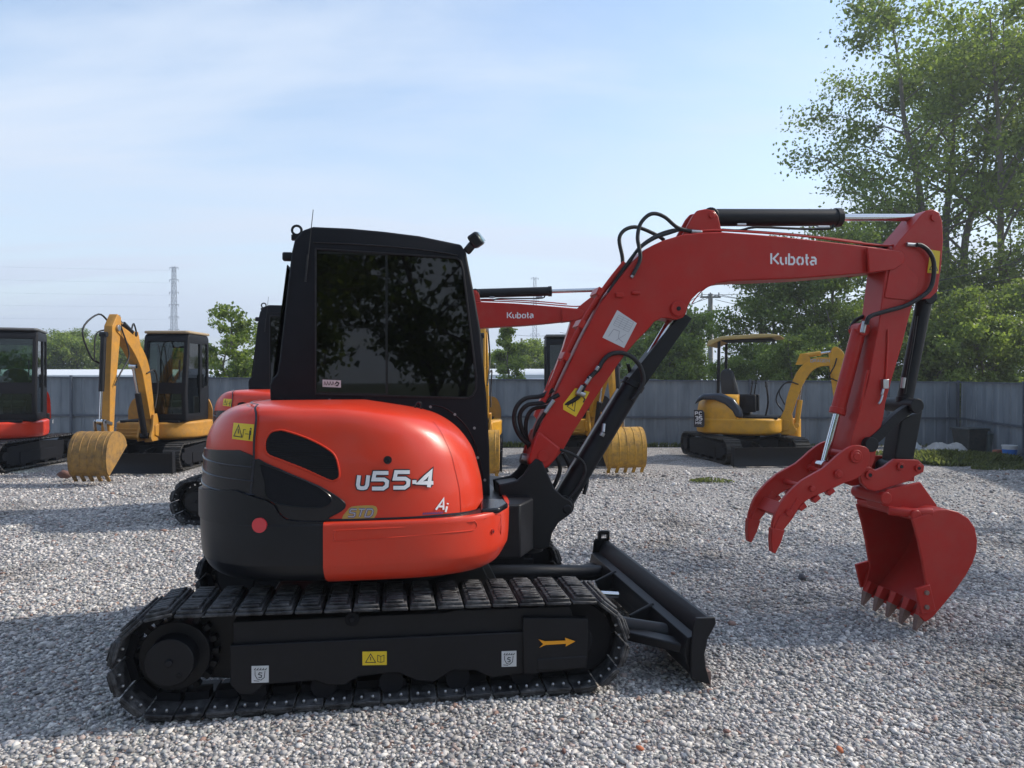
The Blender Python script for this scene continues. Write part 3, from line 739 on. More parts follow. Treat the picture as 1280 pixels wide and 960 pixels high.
# cylinder ears on top
te = T(BV0+.03,[(852,296),(866,270),(872,263),(882,261),(893,263),(898,270),(903,292)])
tb = MB(); tb.prism(te, BV0+.03,BV0+.055); tb.prism(te, BV1-.055,BV1-.03); a=Lp(884,272,-.1); tb.cyl((a[0],BV0+.02,a[1]),(a[0],BV1-.02,a[1]),.022,n=16); tb.build('cylinder_ear', red_paint, boom, bevel=0.005)
# pipes along the top edge
pp = MB()
for k,(dv,r) in enumerate(((-.21,.008),(-.195,.008),(-.165,.009),(-.13,.009),(-.07,.009))):
    o_ = 3.0+(.0 if k==0 else 0)
    pts = [L3(x-(5-k*1.2)*0.9,y-(5-k*1.2)*.55,dv) for x,y in [(684,505),(712,443),(738,394),(762,358),(784,330)]]
    pp.tube(pts,r,8,3)
pp.tube([L3(x,y-2,-.175) for x,y in [(870,291),(903,290),(980,295),(1030,300),(1077,306),(1110,309),(1135,306)]],.007,8,3)
pp.tube([L3(x,y-3,-.05) for x,y in [(870,291),(903,290),(980,295),(1030,300),(1077,306)]],.007,8,3)
pp.build('oil_pipe', red_paint, boom)
for x,y in ((716,452),(735,412),(757,372)): a=L3(x-11,y-6,-.15); cl=MB(); cl.box(a,(.05,.15,.035),Matrix.Rotation(R(-62),3,'Y')); cl.build('pipe_clamp', red_paint, boom, bevel=.003)
cl=MB()
a=L3(790,366,BV0-.01); cl.cyl(a,(a[0]+.05,a[1],a[2]),.012,n=10); cl.build('boom_boss', red_paint, boom, bevel=.003); cl=MB(); a=L3(774,369,BV0); cl.box(a,(.05,.04,.025))
cl.build('pipe_clamp', red_paint, boom, bevel=.003)
# decals of the boom
ld = sticker([(753,422),(771.5,387.5),(796,404),(780,435)], BV0-.0003, sticker_w, boom, 'load_chart')
mk = MB(); mp = sidemap(BV0-.0022)
def lc(a,b): # chart local coordinates
    x=753+(771.5-753)*a+(780-753)*b; y=422+(387.5-422)*a+(435-422)*b; return (x,y)
for k in range(9): ribbon([lc(.5+.05*k*0+ .0, .15)],1,mp,mk,0) if False else None
for k in range(6): ribbon([lc(.52+.07*k,.15),lc(.52+.07*k,.85)],.5,mp,mk,0)
for k in range(4): ribbon([lc(.52,.15+.233*k),lc(.87,.15+.233*k)],.5,mp,mk,0.0001)
ribbon([lc(.12,.2),lc(.4,.25),lc(.42,.5),lc(.2,.6),lc(.15,.85)],.8,mp,mk,0); ribbon([lc(.1,.55),lc(.42,.8)],.6,mp,mk,0.0001)
mk.build('chart_lines', decal_g, ld, smooth=0)
ws = sticker([(704,505),(719,485),(737,490),(720,521),(704,512)], BV0-.0003, sticker_y, boom)
mk = MB(); ribbon([(709,508),(720,497),(718,514),(709,508)],.9,mp,mk,0,True); ribbon([(716,503),(715.5,508)],1,mp,mk,.0002); ribbon([(726,493),(731,499),(729,503)],1.6,mp,mk,0); mk.build('pictogram', decal_k, ws, smooth=0)
# maker's name
def kubota(v, x, y, h, sx, parent, slope=0.0):
    mb=MB(); f=sidemap(v)
    def mp(a,b,l): return f(a, b+slope*(a-x), l)
    X=x
    for ch,w in (('K',11*sx),('u',9.5*sx),('b',9.5*sx),('o',9.5*sx),('t',5.2*sx),('a',9*sx)):
        for st in G[ch]: ribbon([(X+p[0]*w*(.9 if ch!='K' else .95), y-p[1]*h) for p in st],2.4*h/14.0,mp,mb,0.0005+0.0002*random.random())
        X += w+1.1*sx
    return mb.build('maker_name', decal_w, parent, smooth=0)
kubota(BV0, 964, 330, 13.5, 0.98, boom, 0.012)

# ---------------------------------------------------------------- arm
AV0, AV1 = -0.215, -0.02
arm_side = T(AV0,[(1107,339),(1112,318),(1125,300),(1140,283),(1152,268),(1158,263),(1166,261.5),(1174,265),(1178,277),(1179,300),(1177,330),(1172,364),(1163,373),(1150,374),(1141,380),(1134,405),(1128,430),(1116,470),(1107,503),(1104,524),(1097,550),(1094,575),(1086,592),(1074,588),(1060,575),(1065,545),(1073,520),(1085,478),(1098,410)])
b = MB(); b.prism(arm_side, AV0, AV1); arm = b.build('arm', red_paint, main, bevel=0.005)
dbl = T(AV0-.008,[(1112,338),(1122,318),(1131,318),(1131,327),(1149,347),(1144,372),(1140,376),(1106,372)])
db = MB(); db.prism(dbl, AV0-.008, AV0); db.build('arm_plate', red_paint, arm, bevel=.003)
fk = MB(); nose = T(AV0-.016,[(1084,309),(1126,314),(1131,318),(1128,330),(1118,337),(1086,341)]); fk.prism(nose, AV0-.022, AV0-.001); fk.build('boom_fork', red_paint, boom, bevel=.006); fk=MB(); fk.prism(nose, AV1+.001, AV1+.022); fk.build('boom_fork', red_paint, boom, bevel=.006)
ap = MB()
a=L3(1167,272,AV0); ap.cyl((a[0],AV0-.012,a[2]),(a[0],AV0,a[2]),.024,n=20); 
ap.tube([L3(x,y,AV0-.006) for x,y in ((1110,412),(1109,440),(1107,475))],.006,8,2); ap.build('arm_pipe', red_paint, arm); ap=MB()
ap.tube([L3(x,y,AV0-.004) for x,y in ((1085,463),(1081,480),(1078,496),(1075,512))],.009,8,2)
ap.build('weld_slot', red_paint, arm)
vl = MB(); a=L3(1106,480,AV0-.014); vl.box(a,(.04,.03,.06)); vl.cyl(L3(1104,486,AV0-.015),L3(1102,494,AV0-.02),.010,n=10); vl.tube([L3(1103,494,AV0-.02),L3(1101,501,AV0-.022),L3(1098,505,AV0-.025)],.008,8,2); vl.build('valve', steel, arm, bevel=.003)
st = sticker([(1163,312),(1175,314),(1173,342),(1159,341)], AV0-.0003, sticker_y, arm)
mk = MB(); mp=sidemap(AV0-.0022); ribbon([(1162,337),(1168,326),(1172,338),(1162,337)],.9,mp,mk,0,True); mk.build('pictogram', decal_k, st, smooth=0)

# ---------------------------------------------------------------- hydraulic cylinders
def ram(name, a, b, f, r, rr, m=black_paint, rodm=chrome, parent=main, eye=True):
    a=Vector(a); b=Vector(b); c=a+(b-a)*f; d=(b-a).normalized()
    x=MB(); x.cyl(a,c,r,n=28); x.cyl(c-d*.03,c+d*.012,r*1.12,n=28)
    y=Vector((0,1,0)); 
    if eye: x.cyl(a-y*r*1.2,a+y*r*1.2,r*.95,n=20)
    o=x.build(name,m,parent,bevel=.004)
    x=MB(); x.cyl(c,b,rr,n=20); x.cyl(b-y*rr*1.6,b+y*rr*1.6,rr*1.6,n=20); x.build(name+'_rod',rodm,o)
    return o
ram('boom_cylinder', L3(702,630,-.1), L3(846,390,-.1), 0.62, .066, .030)
gd = MB(); gd.prism(T(-.1,[(779,478),(797,490),(861,399),(849,391)]), -.155,-.045); gd.build('cylinder_guard', black_paint, main, bevel=.004)
sh_=MB(); sh_.tube([L3(x,y,-.158) for x,y in ((694,615),(735,547),(772,486))],.007,8,2); sh_.build('cylinder_pipe', steel, main)
ft=MB(); ft.cyl(L3(755,530,-.165),L3(754,540,-.18),.011,n=10); ft.cyl(L3(754,541,-.18),L3(752,545,-.18),.015,n=10); ft.build('cylinder_fitting', steel, main)
ram('arm_cylinder', L3(884,272,-.1), L3(1163,272,-.1), 0.575, .056, .025)
x=MB(); x.tube([L3(x_,y_,-.165) for x_,y_ in ((903,287),(925,288),(945,284),(1000,286),(1036,286),(1042,281))],.008,8,3); x.build('cylinder_pipe', black_paint, main)
x=MB(); x.cyl(L3(921,281,-.16),L3(932,281,-.16),.011,n=10); x.cyl(L3(1022,284,-.16),L3(1036,284,-.16),.013,n=10); x.build('cylinder_fitting', steel, main)
ram('bucket_cylinder', L3(1156,372,-.12), L3(1126,524,-.12), 0.86, .050, .026)
x=MB(); x.tube([L3(x_,y_,-.175) for x_,y_ in ((1146,395),(1141,430),(1134,470),(1131,492))],.008,8,3); x.build('cylinder_pipe', black_paint, main)
x=MB(); x.cyl(L3(1130,472,-.18),L3(1128,485,-.18),.014,n=10); x.build('cylinder_fitting', steel, main)
ram('thumb_cylinder', L3(1074,412,-.1), L3(1029,582,-.1), 0.61, .047, .024, red_paint)
# black links
lk = MB(); cur = catmull([Vector(L3(x,y,-.2)) for x,y in ((1083,555),(1096,545),(1108,533),(1122,520),(1139,508))],4)
for i in range(len(cur)-1):
    lk.bar(cur[i]+(cur[i]-cur[i+1])*.1,cur[i+1]+(cur[i+1]-cur[i])*.1,.05,.065)
for x,y in ((1083,555),(1139,507)):
    a=L3(x,y,-.2); lk.cyl((a[0],-.26,a[2]),(a[0],.03,a[2]),.048,n=24)
lk.build('arm_link', black_paint, main, bevel=.004)
x=MB(); 
x.prism(T(-.1,[(1118,524),(1145,512),(1136,560),(1131,588),(1108,590),(1112,560)]), -.17,-.03); a=Lp(1112,584,-.1); x.cyl((a[0],-.19,a[1]),(a[0],-.01,a[1]),.05,n=20); x.build('bucket_link', black_paint, main, bevel=.01)

# ---------------------------------------------------------------- coupler, bucket, thumb
cpx = [(1077,604),(1074,590),(1078,584),(1086,583),(1094,588),(1104,584),(1118,574),(1147,574.5),(1155,582),(1154,590),(1140,597),(1134,602),(1115,608),(1101,613),(1093,614),(1084,611)]
x=MB(); x.prism(T(-.24,cpx), -.245,-.215); x.prism(T(-.24,cpx), -.005,.025); x.box((*Lp(1112,594,-.11)[:1],-.11,Lp(1112,594,-.11)[1]),(.22,.2,.06))
coup = x.build('coupler', red_paint, main, bevel=.005)
for xx,yy,r in ((1086,593.5,.022),(1125,583,.020),(1147,585,.018)):
    a=L3(xx,yy,-.245); x=MB(); x.cyl(a,(a[0],-.26,a[2]),r*1.3,n=20); x.build('pin_boss', red_paint, coup, bevel=.002); x=MB(); x.cyl((a[0],-.259,a[2]),(a[0],-.264,a[2]),r*.6,n=6); x.build('pin_bolt', black_paint, coup)
BN, BF = -0.42, 0.17
side = T(BN,[(1140.6,649),(1163.6,641),(1172,637),(1184,636.5),(1198,640),(1211,648),(1219,660),(1222,676),(1221,690),(1216,704),(1208,719),(1196,736),(1183,752),(1167,771),(1157,778),(1150,771),(1153,757),(1159,736),(1156,719),(1153,700),(1148,676)])
x=MB(); x.prism(side, BN, BN+.022); x.prism([(p[0],p[1]) for p in side], BF-.022, BF)
back = T(BN,[(1146,648),(1163.6,641),(1172,637),(1184,636.5),(1198,640),(1211,648),(1219,660),(1222,676),(1221,690),(1216,704),(1208,719),(1196,736),(1183,752),(1167,771),(1157,778)])
back = [(a.x,a.y) for a in catmull([Vector((p[0],p[1],0)) for p in back],3)]
vs=[];fs=[]; n=len(back)
cen=(sum(p[0] for p in side)/len(side), sum(p[1] for p in side)/len(side))
for i,p in enumerate(back):
    q0=back[max(i-1,0)];q1=back[min(i+1,n-1)]; dx,dz=q1[0]-q0[0],q1[1]-q0[1]; ll=math.hypot(dx,dz); nx,nz=-dz/ll,dx/ll
    if nx*(cen[0]-p[0])+nz*(cen[1]-p[1])<0: nx,nz=-nx,-nz
    for vv in (BN+.01,BF-.01): vs.append((p[0]+nx*.001,vv,p[1]+nz*.001)); vs.append((p[0]+nx*.016,vv,p[1]+nz*.016))
for i in range(n-1):
    a=4*i; b_=4*(i+1); fs += [(a,a+2,b_+2,b_),(a+1,b_+1,b_+3,a+3),(a,b_,b_+1,a+1),(a+2,a+3,b_+3,b_+2)]
fs += [(0,1,3,2),(4*n-4,4*n-2,4*n-1,4*n-3)]
x.add(vs,fs)
# top mouth bar and wear lip
a=Lp(1144,645,BN); x.cyl((a[0]+.02,BN+.01,a[1]),(a[0]+.02,BF-.01,a[1]),.035,n=20)
bucket = x.build('bucket', red_paint, main, bevel=.006)
bm = bmesh.new(); bm.from_mesh(bucket.data); bmesh.ops.recalc_face_normals(bm, faces=bm.faces); bm.to_mesh(bucket.data); bm.free()
# gusset between bucket back and ears
x=MB(); ear=T(-.25,[(1098,621),(1108,611),(1136,605),(1148,602),(1168,630),(1172,640),(1140,638),(1114,634),(1101,632)])
x.prism(ear,-.27,-.245); x.prism(ear,.0,.025); x.prism(T(-.25,[(1110,622),(1146,608),(1170,634),(1150,646),(1114,640)]), -.25,.0)
a=L3(1104,622,-.25); x.cyl((a[0],-.285,a[2]),(a[0],.04,a[2]),.04,n=20); x.tube([L3(1110,638,-.3),L3(1135,641,-.36),L3(1165,640,BN+.02)],.03,10,2)
x.build('bucket_ear', red_paint, bucket, bevel=.005)
lip = Lp(1155,775,BN); lip2 = Lp(1170,752,BN)
for k in range(5):
    v = BN+.03 + (BF-BN-.06)*k/4
    d = Vector((-.20,0,-.98)); base = Vector((lip[0]+.0,v,lip[1]+.07)); dd=Vector((lip[0]-lip2[0],0,lip[1]-lip2[1])).normalized()
    dd=(dd+Vector((-.1,0,-1.0))).normalized(); tip=Vector((lip[0]-.045,v,0.01)); base=Vector((lip[0]+.03,v,lip[1]+.085))
    x=MB(); w=.040
    ax=(tip-base); m1=base+ax*.52; yv=Vector((0,1,0)); nv=ax.normalized().cross(yv)
    x.add([base+nv*.03+yv*w*.7,base+nv*.03-yv*w*.7,base-nv*.03-yv*w*.7,base-nv*.03+yv*w*.7, m1+nv*.024+yv*w*.55,m1+nv*.024-yv*w*.55,m1-nv*.024-yv*w*.55,m1-nv*.024+yv*w*.55],[(0,1,2,3),(7,6,5,4),(0,4,5,1),(1,5,6,2),(2,6,7,3),(3,7,4,0)])
    o=x.build('tooth', red_paint, bucket, bevel=.004)
    x=MB(); m0=base+ax*.45
    x.add([m0+nv*.030+yv*w*.62,m0+nv*.030-yv*w*.62,m0-nv*.030-yv*w*.62,m0-nv*.030+yv*w*.62, tip+nv*.005+yv*w*.36,tip+nv*.005-yv*w*.36,tip-nv*.005-yv*w*.36,tip-nv*.005+yv*w*.36],[(0,1,2,3),(7,6,5,4),(0,4,5,1),(1,5,6,2),(2,6,7,3),(3,7,4,0)])
    x.build('tooth_tip', cutting_steel, o, bevel=.003)
x=MB(); a=Lp(1158,748,BN)
for v in (BN-.012, BF+.012):
    x=MB(); x.box((a[0]-.02,v,a[1]),(.10,.024,.17),Matrix.Rotation(R(-14),3,'Y')); x.build('side_cutter', red_paint, bucket, bevel=.005)
for dz in (-.045,.045): bo=MB(); bo.cyl((a[0]-.02,BN-.024,a[1]+dz),(a[0]-.02,BN-.036,a[1]+dz),.016,n=6); bo.build('cutter_bolt', cutting_steel, bucket)
tp = smooth2([(1084,562),(1076,557),(1066,556.5),(1056,561),(1044,570),(1026,586),(1001,600),(978.4,622),(968,640.5),(963,661),(968,664),(976,664),(982,655),(991,644),(1001,630),(1012,622),(1037,611),(1054,603),(1072,596),(1084,578)],2)
ttip = [(962.5,659),(978.5,661.5),(974,676),(966.5,691),(962.5,689),(961.5,675)]
for v in (-.285,.03):
    x=MB(); x.prism(T(-.28,tp), v-.014, v+.014); x.prism(T(-.28,[(985,637),(994,622),(1000,628),(988,648),(976,663),(965,660),(972,645)]), v-.020,v+.020)
    for xx,yy in ((1001,633),(1018,623),(1036,614)): 
        p=Lp(xx,yy,-.28); x.box((p[0],v,p[1]),(.05,.05,.03),Matrix.Rotation(R(-35),3,'Y'))
    for xx,yy,r in ((1067,570,.042),(1045,592,.028)):
        p=Lp(xx,yy,-.28); x.cyl((p[0],v-.03,p[1]),(p[0],v+.02,p[1]),r,n=22)
    th = x.build('thumb_arm', red_paint, main, bevel=.004)
    x=MB(); x.prism(T(-.28,ttip), v-.024, v+.024); x.build('thumb_tip', red_paint, th, bevel=.005)
x=MB(); 
for xx,yy,r in ((1067,570,.026),(1045,592,.02),(1012,610,.018),(983,640,.022)):
    p=Lp(xx,yy,-.28); x.cyl((p[0],-.32,p[1]),(p[0],.06,p[1]),r,n=18)
p=Lp(983,640,-.28); x.box((p[0],-.125,p[1]),(.05,.28,.09),Matrix.Rotation(R(35),3,'Y')); p=Lp(1030,583,-.1); x.cyl((p[0],-.20,p[1]),(p[0],.0,p[1]),.035,n=18)
x.build('thumb_cross_bar', red_paint, main, bevel=.004)

# ---------------------------------------------------------------- hoses
def hose(pts, v, r=.0125, b=None):
    hs = MB(); hs.tube([L3(x,y,(v if not isinstance(v,(list,tuple)) else v[0]+(v[1]-v[0])*i/(len(pts)-1))) for i,(x,y) in enumerate(pts)], r, 10, 5); hs.build('hydraulic_hose', rubber, main, smooth=60)
hose([(769,350),(777,335),(778,322),(774,300),(779,289),(790,284),(802,285.5),(821,294),(830,300)], (-.12,-.05))
hose([(791,344),(800,325),(799,310),(797,297),(800,281),(809,270),(819,267),(832,272),(848,285),(870,290)], (-.215,-.17))
hose([(769,356),(785,330),(800,309),(820,295),(840,288),(858,287)], (-.16,-.12), .011)
hose([(760,366),(778,338),(798,312),(818,298),(838,291),(850,287)], (-.19,-.17), .010)
hose([(700,550),(680,553),(663,556),(650,545),(643,528),(645,510),(657,498),(676,495),(692,487)], (-.10,-.2), .014)
hose([(693,560),(672,562),(660,553),(652,536),(650,518),(660,506),(680,503),(699,493)], (-.07,-.2), .014)
hose([(671,590),(664,568),(658,545),(658,525),(667,511),(688,508),(705,506),(723,496),(731,481)], (-.05,-.235), .013)
hose([(684,590),(676,570),(668,552),(672,531),(681,516)], (-.1,-.2), .012)
hose([(735,474),(748,461),(753,452),(761,444),(771,441),(781,442),(792,448),(801,460),(804,476),(798,490),(790,500)], (-.235,-.19), .014)
hose([(700,562),(716,568),(729,578),(731,592),(722,610),(710,624)], (-.2,-.19), .009)
hose([(705,600),(716,592),(729,588),(734,600),(730,618)], (-.05,-.12), .012)
hose([(694,566),(700,585),(696,600),(690,612)], (-.12,-.1), .013)
hose([(704,566),(712,585),(708,606),(700,620)], (-.08,-.08), .013)
hose([(742,450),(752,436)],(-.1,-.1),.012)
hose([(785,455),(788,470),(783,480)],(-.05,-.05),.012)
# arm hoses
hose([(1083,405),(1087,396),(1104,390),(1132,382),(1153,370),(1163,360),(1167,345),(1167,327),(1161,314),(1152,307),(1146,306)], (-.245,-.245), .0145)
hose([(1063,412),(1068,402),(1078,396),(1084,394)], (-.06,-.02), .013)
hose([(1077,306),(1095,306),(1110,309),(1120,308)], (-.12,-.12), .014)
for (x0,y0,x1,y1,v,r) in ((864,289.5,877,290.5,-.175,.014),(1133,305.5,1147,306.5,-.225,.014),(1081,402,1078,416,-.215,.016),(722,492,728,482,-.235,.013),(732,480,738,471,-.235,.014),(681,516,692,500,-.21,.014),(770,354,774,347,-.16,.011),(789,347,793,341,-.21,.011),(720,490,731,494,-.222,.018),(748,458,745,463,-.235,.012)):
    ft = MB(); ft.cyl(L3(x0,y0,v),L3(x1,y1,v),r,n=12); ft.build('hose_fitting', steel, main, bevel=.002)
# ================================================================== smaller machines of the yard
def taper(pts, ws):
    """outline round a bent centre line"""
    P=[Vector((p[0],p[1])) for p in pts]; n=len(P); L_=[];R_=[]
    for i in range(n):
        d=(P[min(i+1,n-1)]-P[max(i-1,0)]).normalized(); nn=Vector((-d.y,d.x))*ws[i]/2
        L_.append(tuple(P[i]+nn)); R_.append(tuple(P[i]-nn))
    return L_+R_[::-1]
def curve2(pts, ws, sub=5):
    Q=catmull([Vector((p[0],p[1],w)) for p,w in zip(pts,ws)],sub); return taper([(q.x,q.y) for q in Q],[q.z for q in Q])
def bucket_profile(s, a, ox, oz):
    """open mouth towards -x before turning; (0,0) is the hinge"""
    pr=[(-.12,-.02),(.05,.02),(.20,-.02),(.36,-.12),(.44,-.28),(.43,-.45),(.34,-.62),(.20,-.76),(.02,-.86),(-.10,-.86)]
    c,sn=math.cos(a),math.sin(a)
    return [(ox+s*(x*c-z*sn), oz+s*(x*sn+z*c)) for x,z in pr]
def mini(name, label, cat, group, loc, head, sw, S):
    root = empty(name, (loc[0],loc[1],0), R(head)); tag(root, label, cat, group)
    g=S.get('gauge',.62); tw=S.get('tw',.32); hl=S.get('hl',.92); r=S.get('r',.24)
    body=S['body']; trk=S.get('track_mat',old_track)
    for s in (-1,1):
        make_track(root, I4, s, s*g, tw, (-hl,r+.01), r-.015, (hl,r+.01), r-.015, S.get('shoes',38), trk, S.get('detail',1), .01)
        x=MB(); x.cyl((-hl,s*(g-.1),r+.01),(-hl,s*(g+tw*.45),r+.01),r*.55,n=24); x.cyl((-hl,s*(g-.03),r+.01),(-hl,s*(g+.05),r+.01),r*.78,n=24); x.build('sprocket',black_matt,root,bevel=.004)
        x=MB(); x.cyl((hl,s*(g-.06),r+.01),(hl,s*(g+.06),r+.01),r*.8,n=24); x.cyl((hl,s*(g-.06),r+.01),(hl,s*(g+tw*.4),r+.01),r*.3,n=16); x.build('idler',black_matt,root,bevel=.004)
        x=MB(); x.prism([(-hl+r*.9,.10),(-hl+r*.8,r*1.6),(0,r*1.8),(hl-.05,r*1.6),(hl-.05,.14),(hl-.2,.09)], s*(g-.15), s*(g+tw*.38)); x.prism([(-hl*.5,.10),(-hl*.5,r*1.2),(hl*.6,r*1.2),(hl*.6,.10)], s*(g+tw*.38), s*(g+tw*.42)); x.build('track_frame',black_matt,root,bevel=.006)
        for k in range(4):
            u=-hl+.42+k*.36; x=MB(); x.cyl((u,s*(g-.06),.085),(u,s*(g+tw*.36),.085),.055,n=14); x.build('track_roller',black_matt,root)
    x=MB(); x.box((0,0,.34),(1.0,2*g-.2,.16)); x.cyl((0,0,.4),(0,0,.52),.36,n=32); x.build('chassis',black_matt,root,bevel=.01)
    # blade
    bw=g+tw/2; bu=S.get('bu',1.42); bz=S.get('bz',.02); bh=S.get('bh',.34)
    x=MB(); fr_=[(bu+.03,bz),(bu-.015,bz+bh*.3),(bu-.02,bz+bh*.6),(bu+.01,bz+bh*.9),(bu+.03,bz+bh)]; x.prism(fr_+[(p[0]-.03,p[1]) for p in fr_[::-1]],-bw,bw)
    x.build('blade',black_paint,root,bevel=.004)
    for s in (-1,1): x=MB(); x.prism([(bu-.08,bz+.02),(bu+.04,bz-.01),(bu+.05,bz+bh+.02),(bu-.06,bz+bh+.02)],s*bw,s*(bw+.02)); x.build('end_plate', S.get('endm',black_paint),root,bevel=.004)
    for s in (-1,1): x=MB(); x.bar((.5,s*.28,.25),(bu-.03,s*.42,bz+.14),.09,.09); x.build('push_arm',black_paint,root,bevel=.008)
    x=MB(); x.cyl((.35,0,.36),(.8,0,.30),.04,n=16); x.cyl((.8,0,.30),(bu-.03,0,bz+.2),.02,n=12); x.build('blade_cylinder',black_paint,root)
    # ---- upper structure
    M = Matrix.Rotation(R(sw),4,'Z')
    ra,fa,hb=S.get('ra',.80),S.get('fa',.78),S.get('hb',.76)
    def lf(name,tab,m,par=root,clamp=None,n=2.7,nphi=96):
        x=MB(M); vs=[];fs=[]; nt=len(tab)*4
        for i in range(nphi):
            for j in range(nt+1):
                q=interp(tab,j/nt); px,py=se(2*math.pi*i/nphi-math.pi,(q[1]+q[2])/2,q[3],n); p=Vector((px+(q[2]-q[1])/2,py,q[0]))
                if clamp: p=clamp(p)
                vs.append(p)
        for i in range(nphi):
            k=(i+1)%nphi
            for j in range(nt): fs.append((i*(nt+1)+j,k*(nt+1)+j,k*(nt+1)+j+1,i*(nt+1)+j+1))
        fs.append(tuple(i*(nt+1)+nt for i in range(nphi))); fs.append(tuple(i*(nt+1) for i in range(nphi-1,-1,-1)))
        x.add(vs,fs); return x.build(name,m,par,smooth=45)
    zb=.52; zs=S.get('zs',.84)
    lf('lower_body',[(zb,ra-.12,fa-.12,hb-.1),(zb+.03,ra-.02,fa-.03,hb-.02),(zb+.10,ra,fa,hb),(zs-.1,ra,fa,hb),(zs-.02,ra,fa,hb),(zs,ra-.03,fa-.03,hb-.03)],body)
    bt=MB(M); 
    if S.get('belt'):
        for zz in (.60,.66,.72): bt.tube([tuple(se(R(a),ra+.004,hb+.004,2.7))+(zz,) for a in range(-170,0,6)],.012,6,1)
        bt.build('body_rib',body,root,smooth=60)
    hz=S.get('hz',1.28)
    cl = lambda p: Vector((min(p.x,S.get('hoodu',-.30)) if p.y>S.get('hoodv',-.28) else min(p.x,S.get('hoodu2',.35)),p.y,p.z))
    hd=lf('engine_hood',[(zs-.01,ra-.02,fa-.1,hb-.02),(zs+.15,ra-.02,fa-.14,hb-.02),(hz-.2,ra-.04,fa-.25,hb-.04),(hz-.08,ra-.09,fa-.4,hb-.09),(hz-.02,ra-.17,fa-.6,hb-.17),(hz,ra-.3,fa-.8,hb-.3)],S.get('hood',body),clamp=cl)
    x=MB(M); x.slab([(-.3,-.5),(fa-.08,-.5),(fa-.06,.55),(-.3,.6)],zs-.01,zs+.03); x.build('floor_plate',black_matt,root)
    if S.get('cw'):
        x=MB(M); vs=[]
        pts=[tuple(se(R(a),ra+.03,hb+.02,2.7)) for a in range(118,243,4)]; inn=[tuple(se(R(a),ra-.05,hb-.06,2.7)) for a in range(118,243,4)]
        x.slab(pts+inn[::-1],zb+.04,zs+.1); x.build('counterweight',black_paint,root,bevel=.01)
    # cab or canopy
    c0,c1=S.get('cu',(-.34,.66)); v0,v1=S.get('cv',(-.18,.70)); zt=S.get('zt',2.42); z0=zs
    if S['top']=='cab':
        x=MB(M); x.prism([(c0,z0),(c1,z0),(c1+.03,z0+.5),(c1-.10,zt-.05),(c1-.16,zt),(c0+.06,zt),(c0,zt-.07)],v0,v1); cab=x.build('cab',black_matt,root,bevel=.03,seg=3)
        cut=[]
        def cu_(f): y=MB(M); f(y); cut.append(y.build('cut',black_matt))
        cu_(lambda y:y.prism([(c0+.05,z0+.05),(c1-.05,z0+.05),(c1-.03,z0+.5),(c1-.14,zt-.07),(c0+.06,zt-.07)],v0+.05,v1-.05))
        um=c0+(c1-c0)*S.get('split',.36)
        cu_(lambda y:y.prism(rrect(c0+.08,z0+.62,um-.04,zt-.16,.05),v0-.2,v1+.2))       # rear quarter windows
        dr=[(um+.05,z0+.14),(c1-.09,z0+.14),(c1-.06,z0+.55),(c1-.15,zt-.17),(um+.05,zt-.17)]
        cu_(lambda y:y.prism(dr,v0-.2,v1+.2))
        cu_(lambda y:y.box(((c1),(v0+v1)/2,(z0+zt)/2+.28),(.6,(v1-v0)-.15,(zt-z0)-.84)))
        cu_(lambda y:y.box(((c1),(v0+v1)/2,z0+.32),(.4,(v1-v0)-.15,.36)))
        cu_(lambda y:y.box(((c0),(v0+v1)/2,(z0+zt)/2+.25),(.3,(v1-v0)-.2,(zt-z0)-.95)))
        boolean(cab,cut)
        gm=S.get('glass',smoke_glass)
        for vv in (v0+.02,v1-.025):
            y=MB(M); y.prism(rrect(c0+.07,z0+.61,um-.03,zt-.15,.05),vv,vv+.005); y.build('side_window',gm,cab,smooth=0)
            y=MB(M); y.prism(dr,vv,vv+.005); y.build('door_window',gm,cab,smooth=0)
        y=MB(M); y.prism([(c1-.035,z0+.56),(c1-.030,z0+.56),(c1-.135,zt-.12),(c1-.14,zt-.12)],v0+.05,v1-.05); y.build('windscreen',gm,cab,smooth=0)
        y=MB(M); y.box((c1-.02,(v0+v1)/2,z0+.32),(.005,(v1-v0)-.12,.38)); y.build('lower_windscreen',gm,cab,smooth=0)
        y=MB(M); y.box((c0+.03,(v0+v1)/2,(z0+zt)/2+.25),(.005,(v1-v0)-.12,(zt-z0)-.9)); y.build('rear_window',gm,cab,smooth=0)
        y=MB(M); y.slab([(c0-.01,v0-.01),(c1-.12,v0-.01),(c1-.08,v0+.05),(c1-.08,v1-.05),(c1-.12,v1+.01),(c0-.01,v1+.01)],zt,zt+.05); y.build('roof',S.get('roof',black_paint),cab,bevel=.02)
        y=MB(M); y.bar((c1+.01,v1-.12,z0+.8),(c1+.0,v1-.12,z0+1.1),.02,.02); y.bar((c0+.35,v1+.03,z0+.6),(c0+.35,v1+.03,z0+.85),.02,.03); y.build('door_handle',black_gloss,cab)
        y=MB(M); y.cyl((c1+.0,v0+.3,zt-.2),(c1-.01,v0+.42,z0+.85),.008,n=6); y.build('wiper',black_gloss,cab)
        sp_=cab
    else:
        sp_=root
        for (uu,vv) in ((c0+.02,v0+.03),(c0+.02,v1-.03)):
            y=MB(M); y.bar((uu,vv,hz-.1),(uu+.02,vv,zt-.02),.055,.055); y.build('canopy_post',black_paint,root,bevel=.006)
        y=MB(M); rp_=[(c0-.20,zt-.16),(c0-.16,zt-.05),(c0+.1,zt+.03),(c1-.2,zt+.06),(c1+.10,zt+.05),(c1+.22,zt+.02),(c1+.16,zt-.01),(c0+.1,zt-.045),(c0-.12,zt-.15)]
        y.prism(rp_,v0-.04,v1+.04); y.build('canopy_roof',S['roof'],root,bevel=.02)
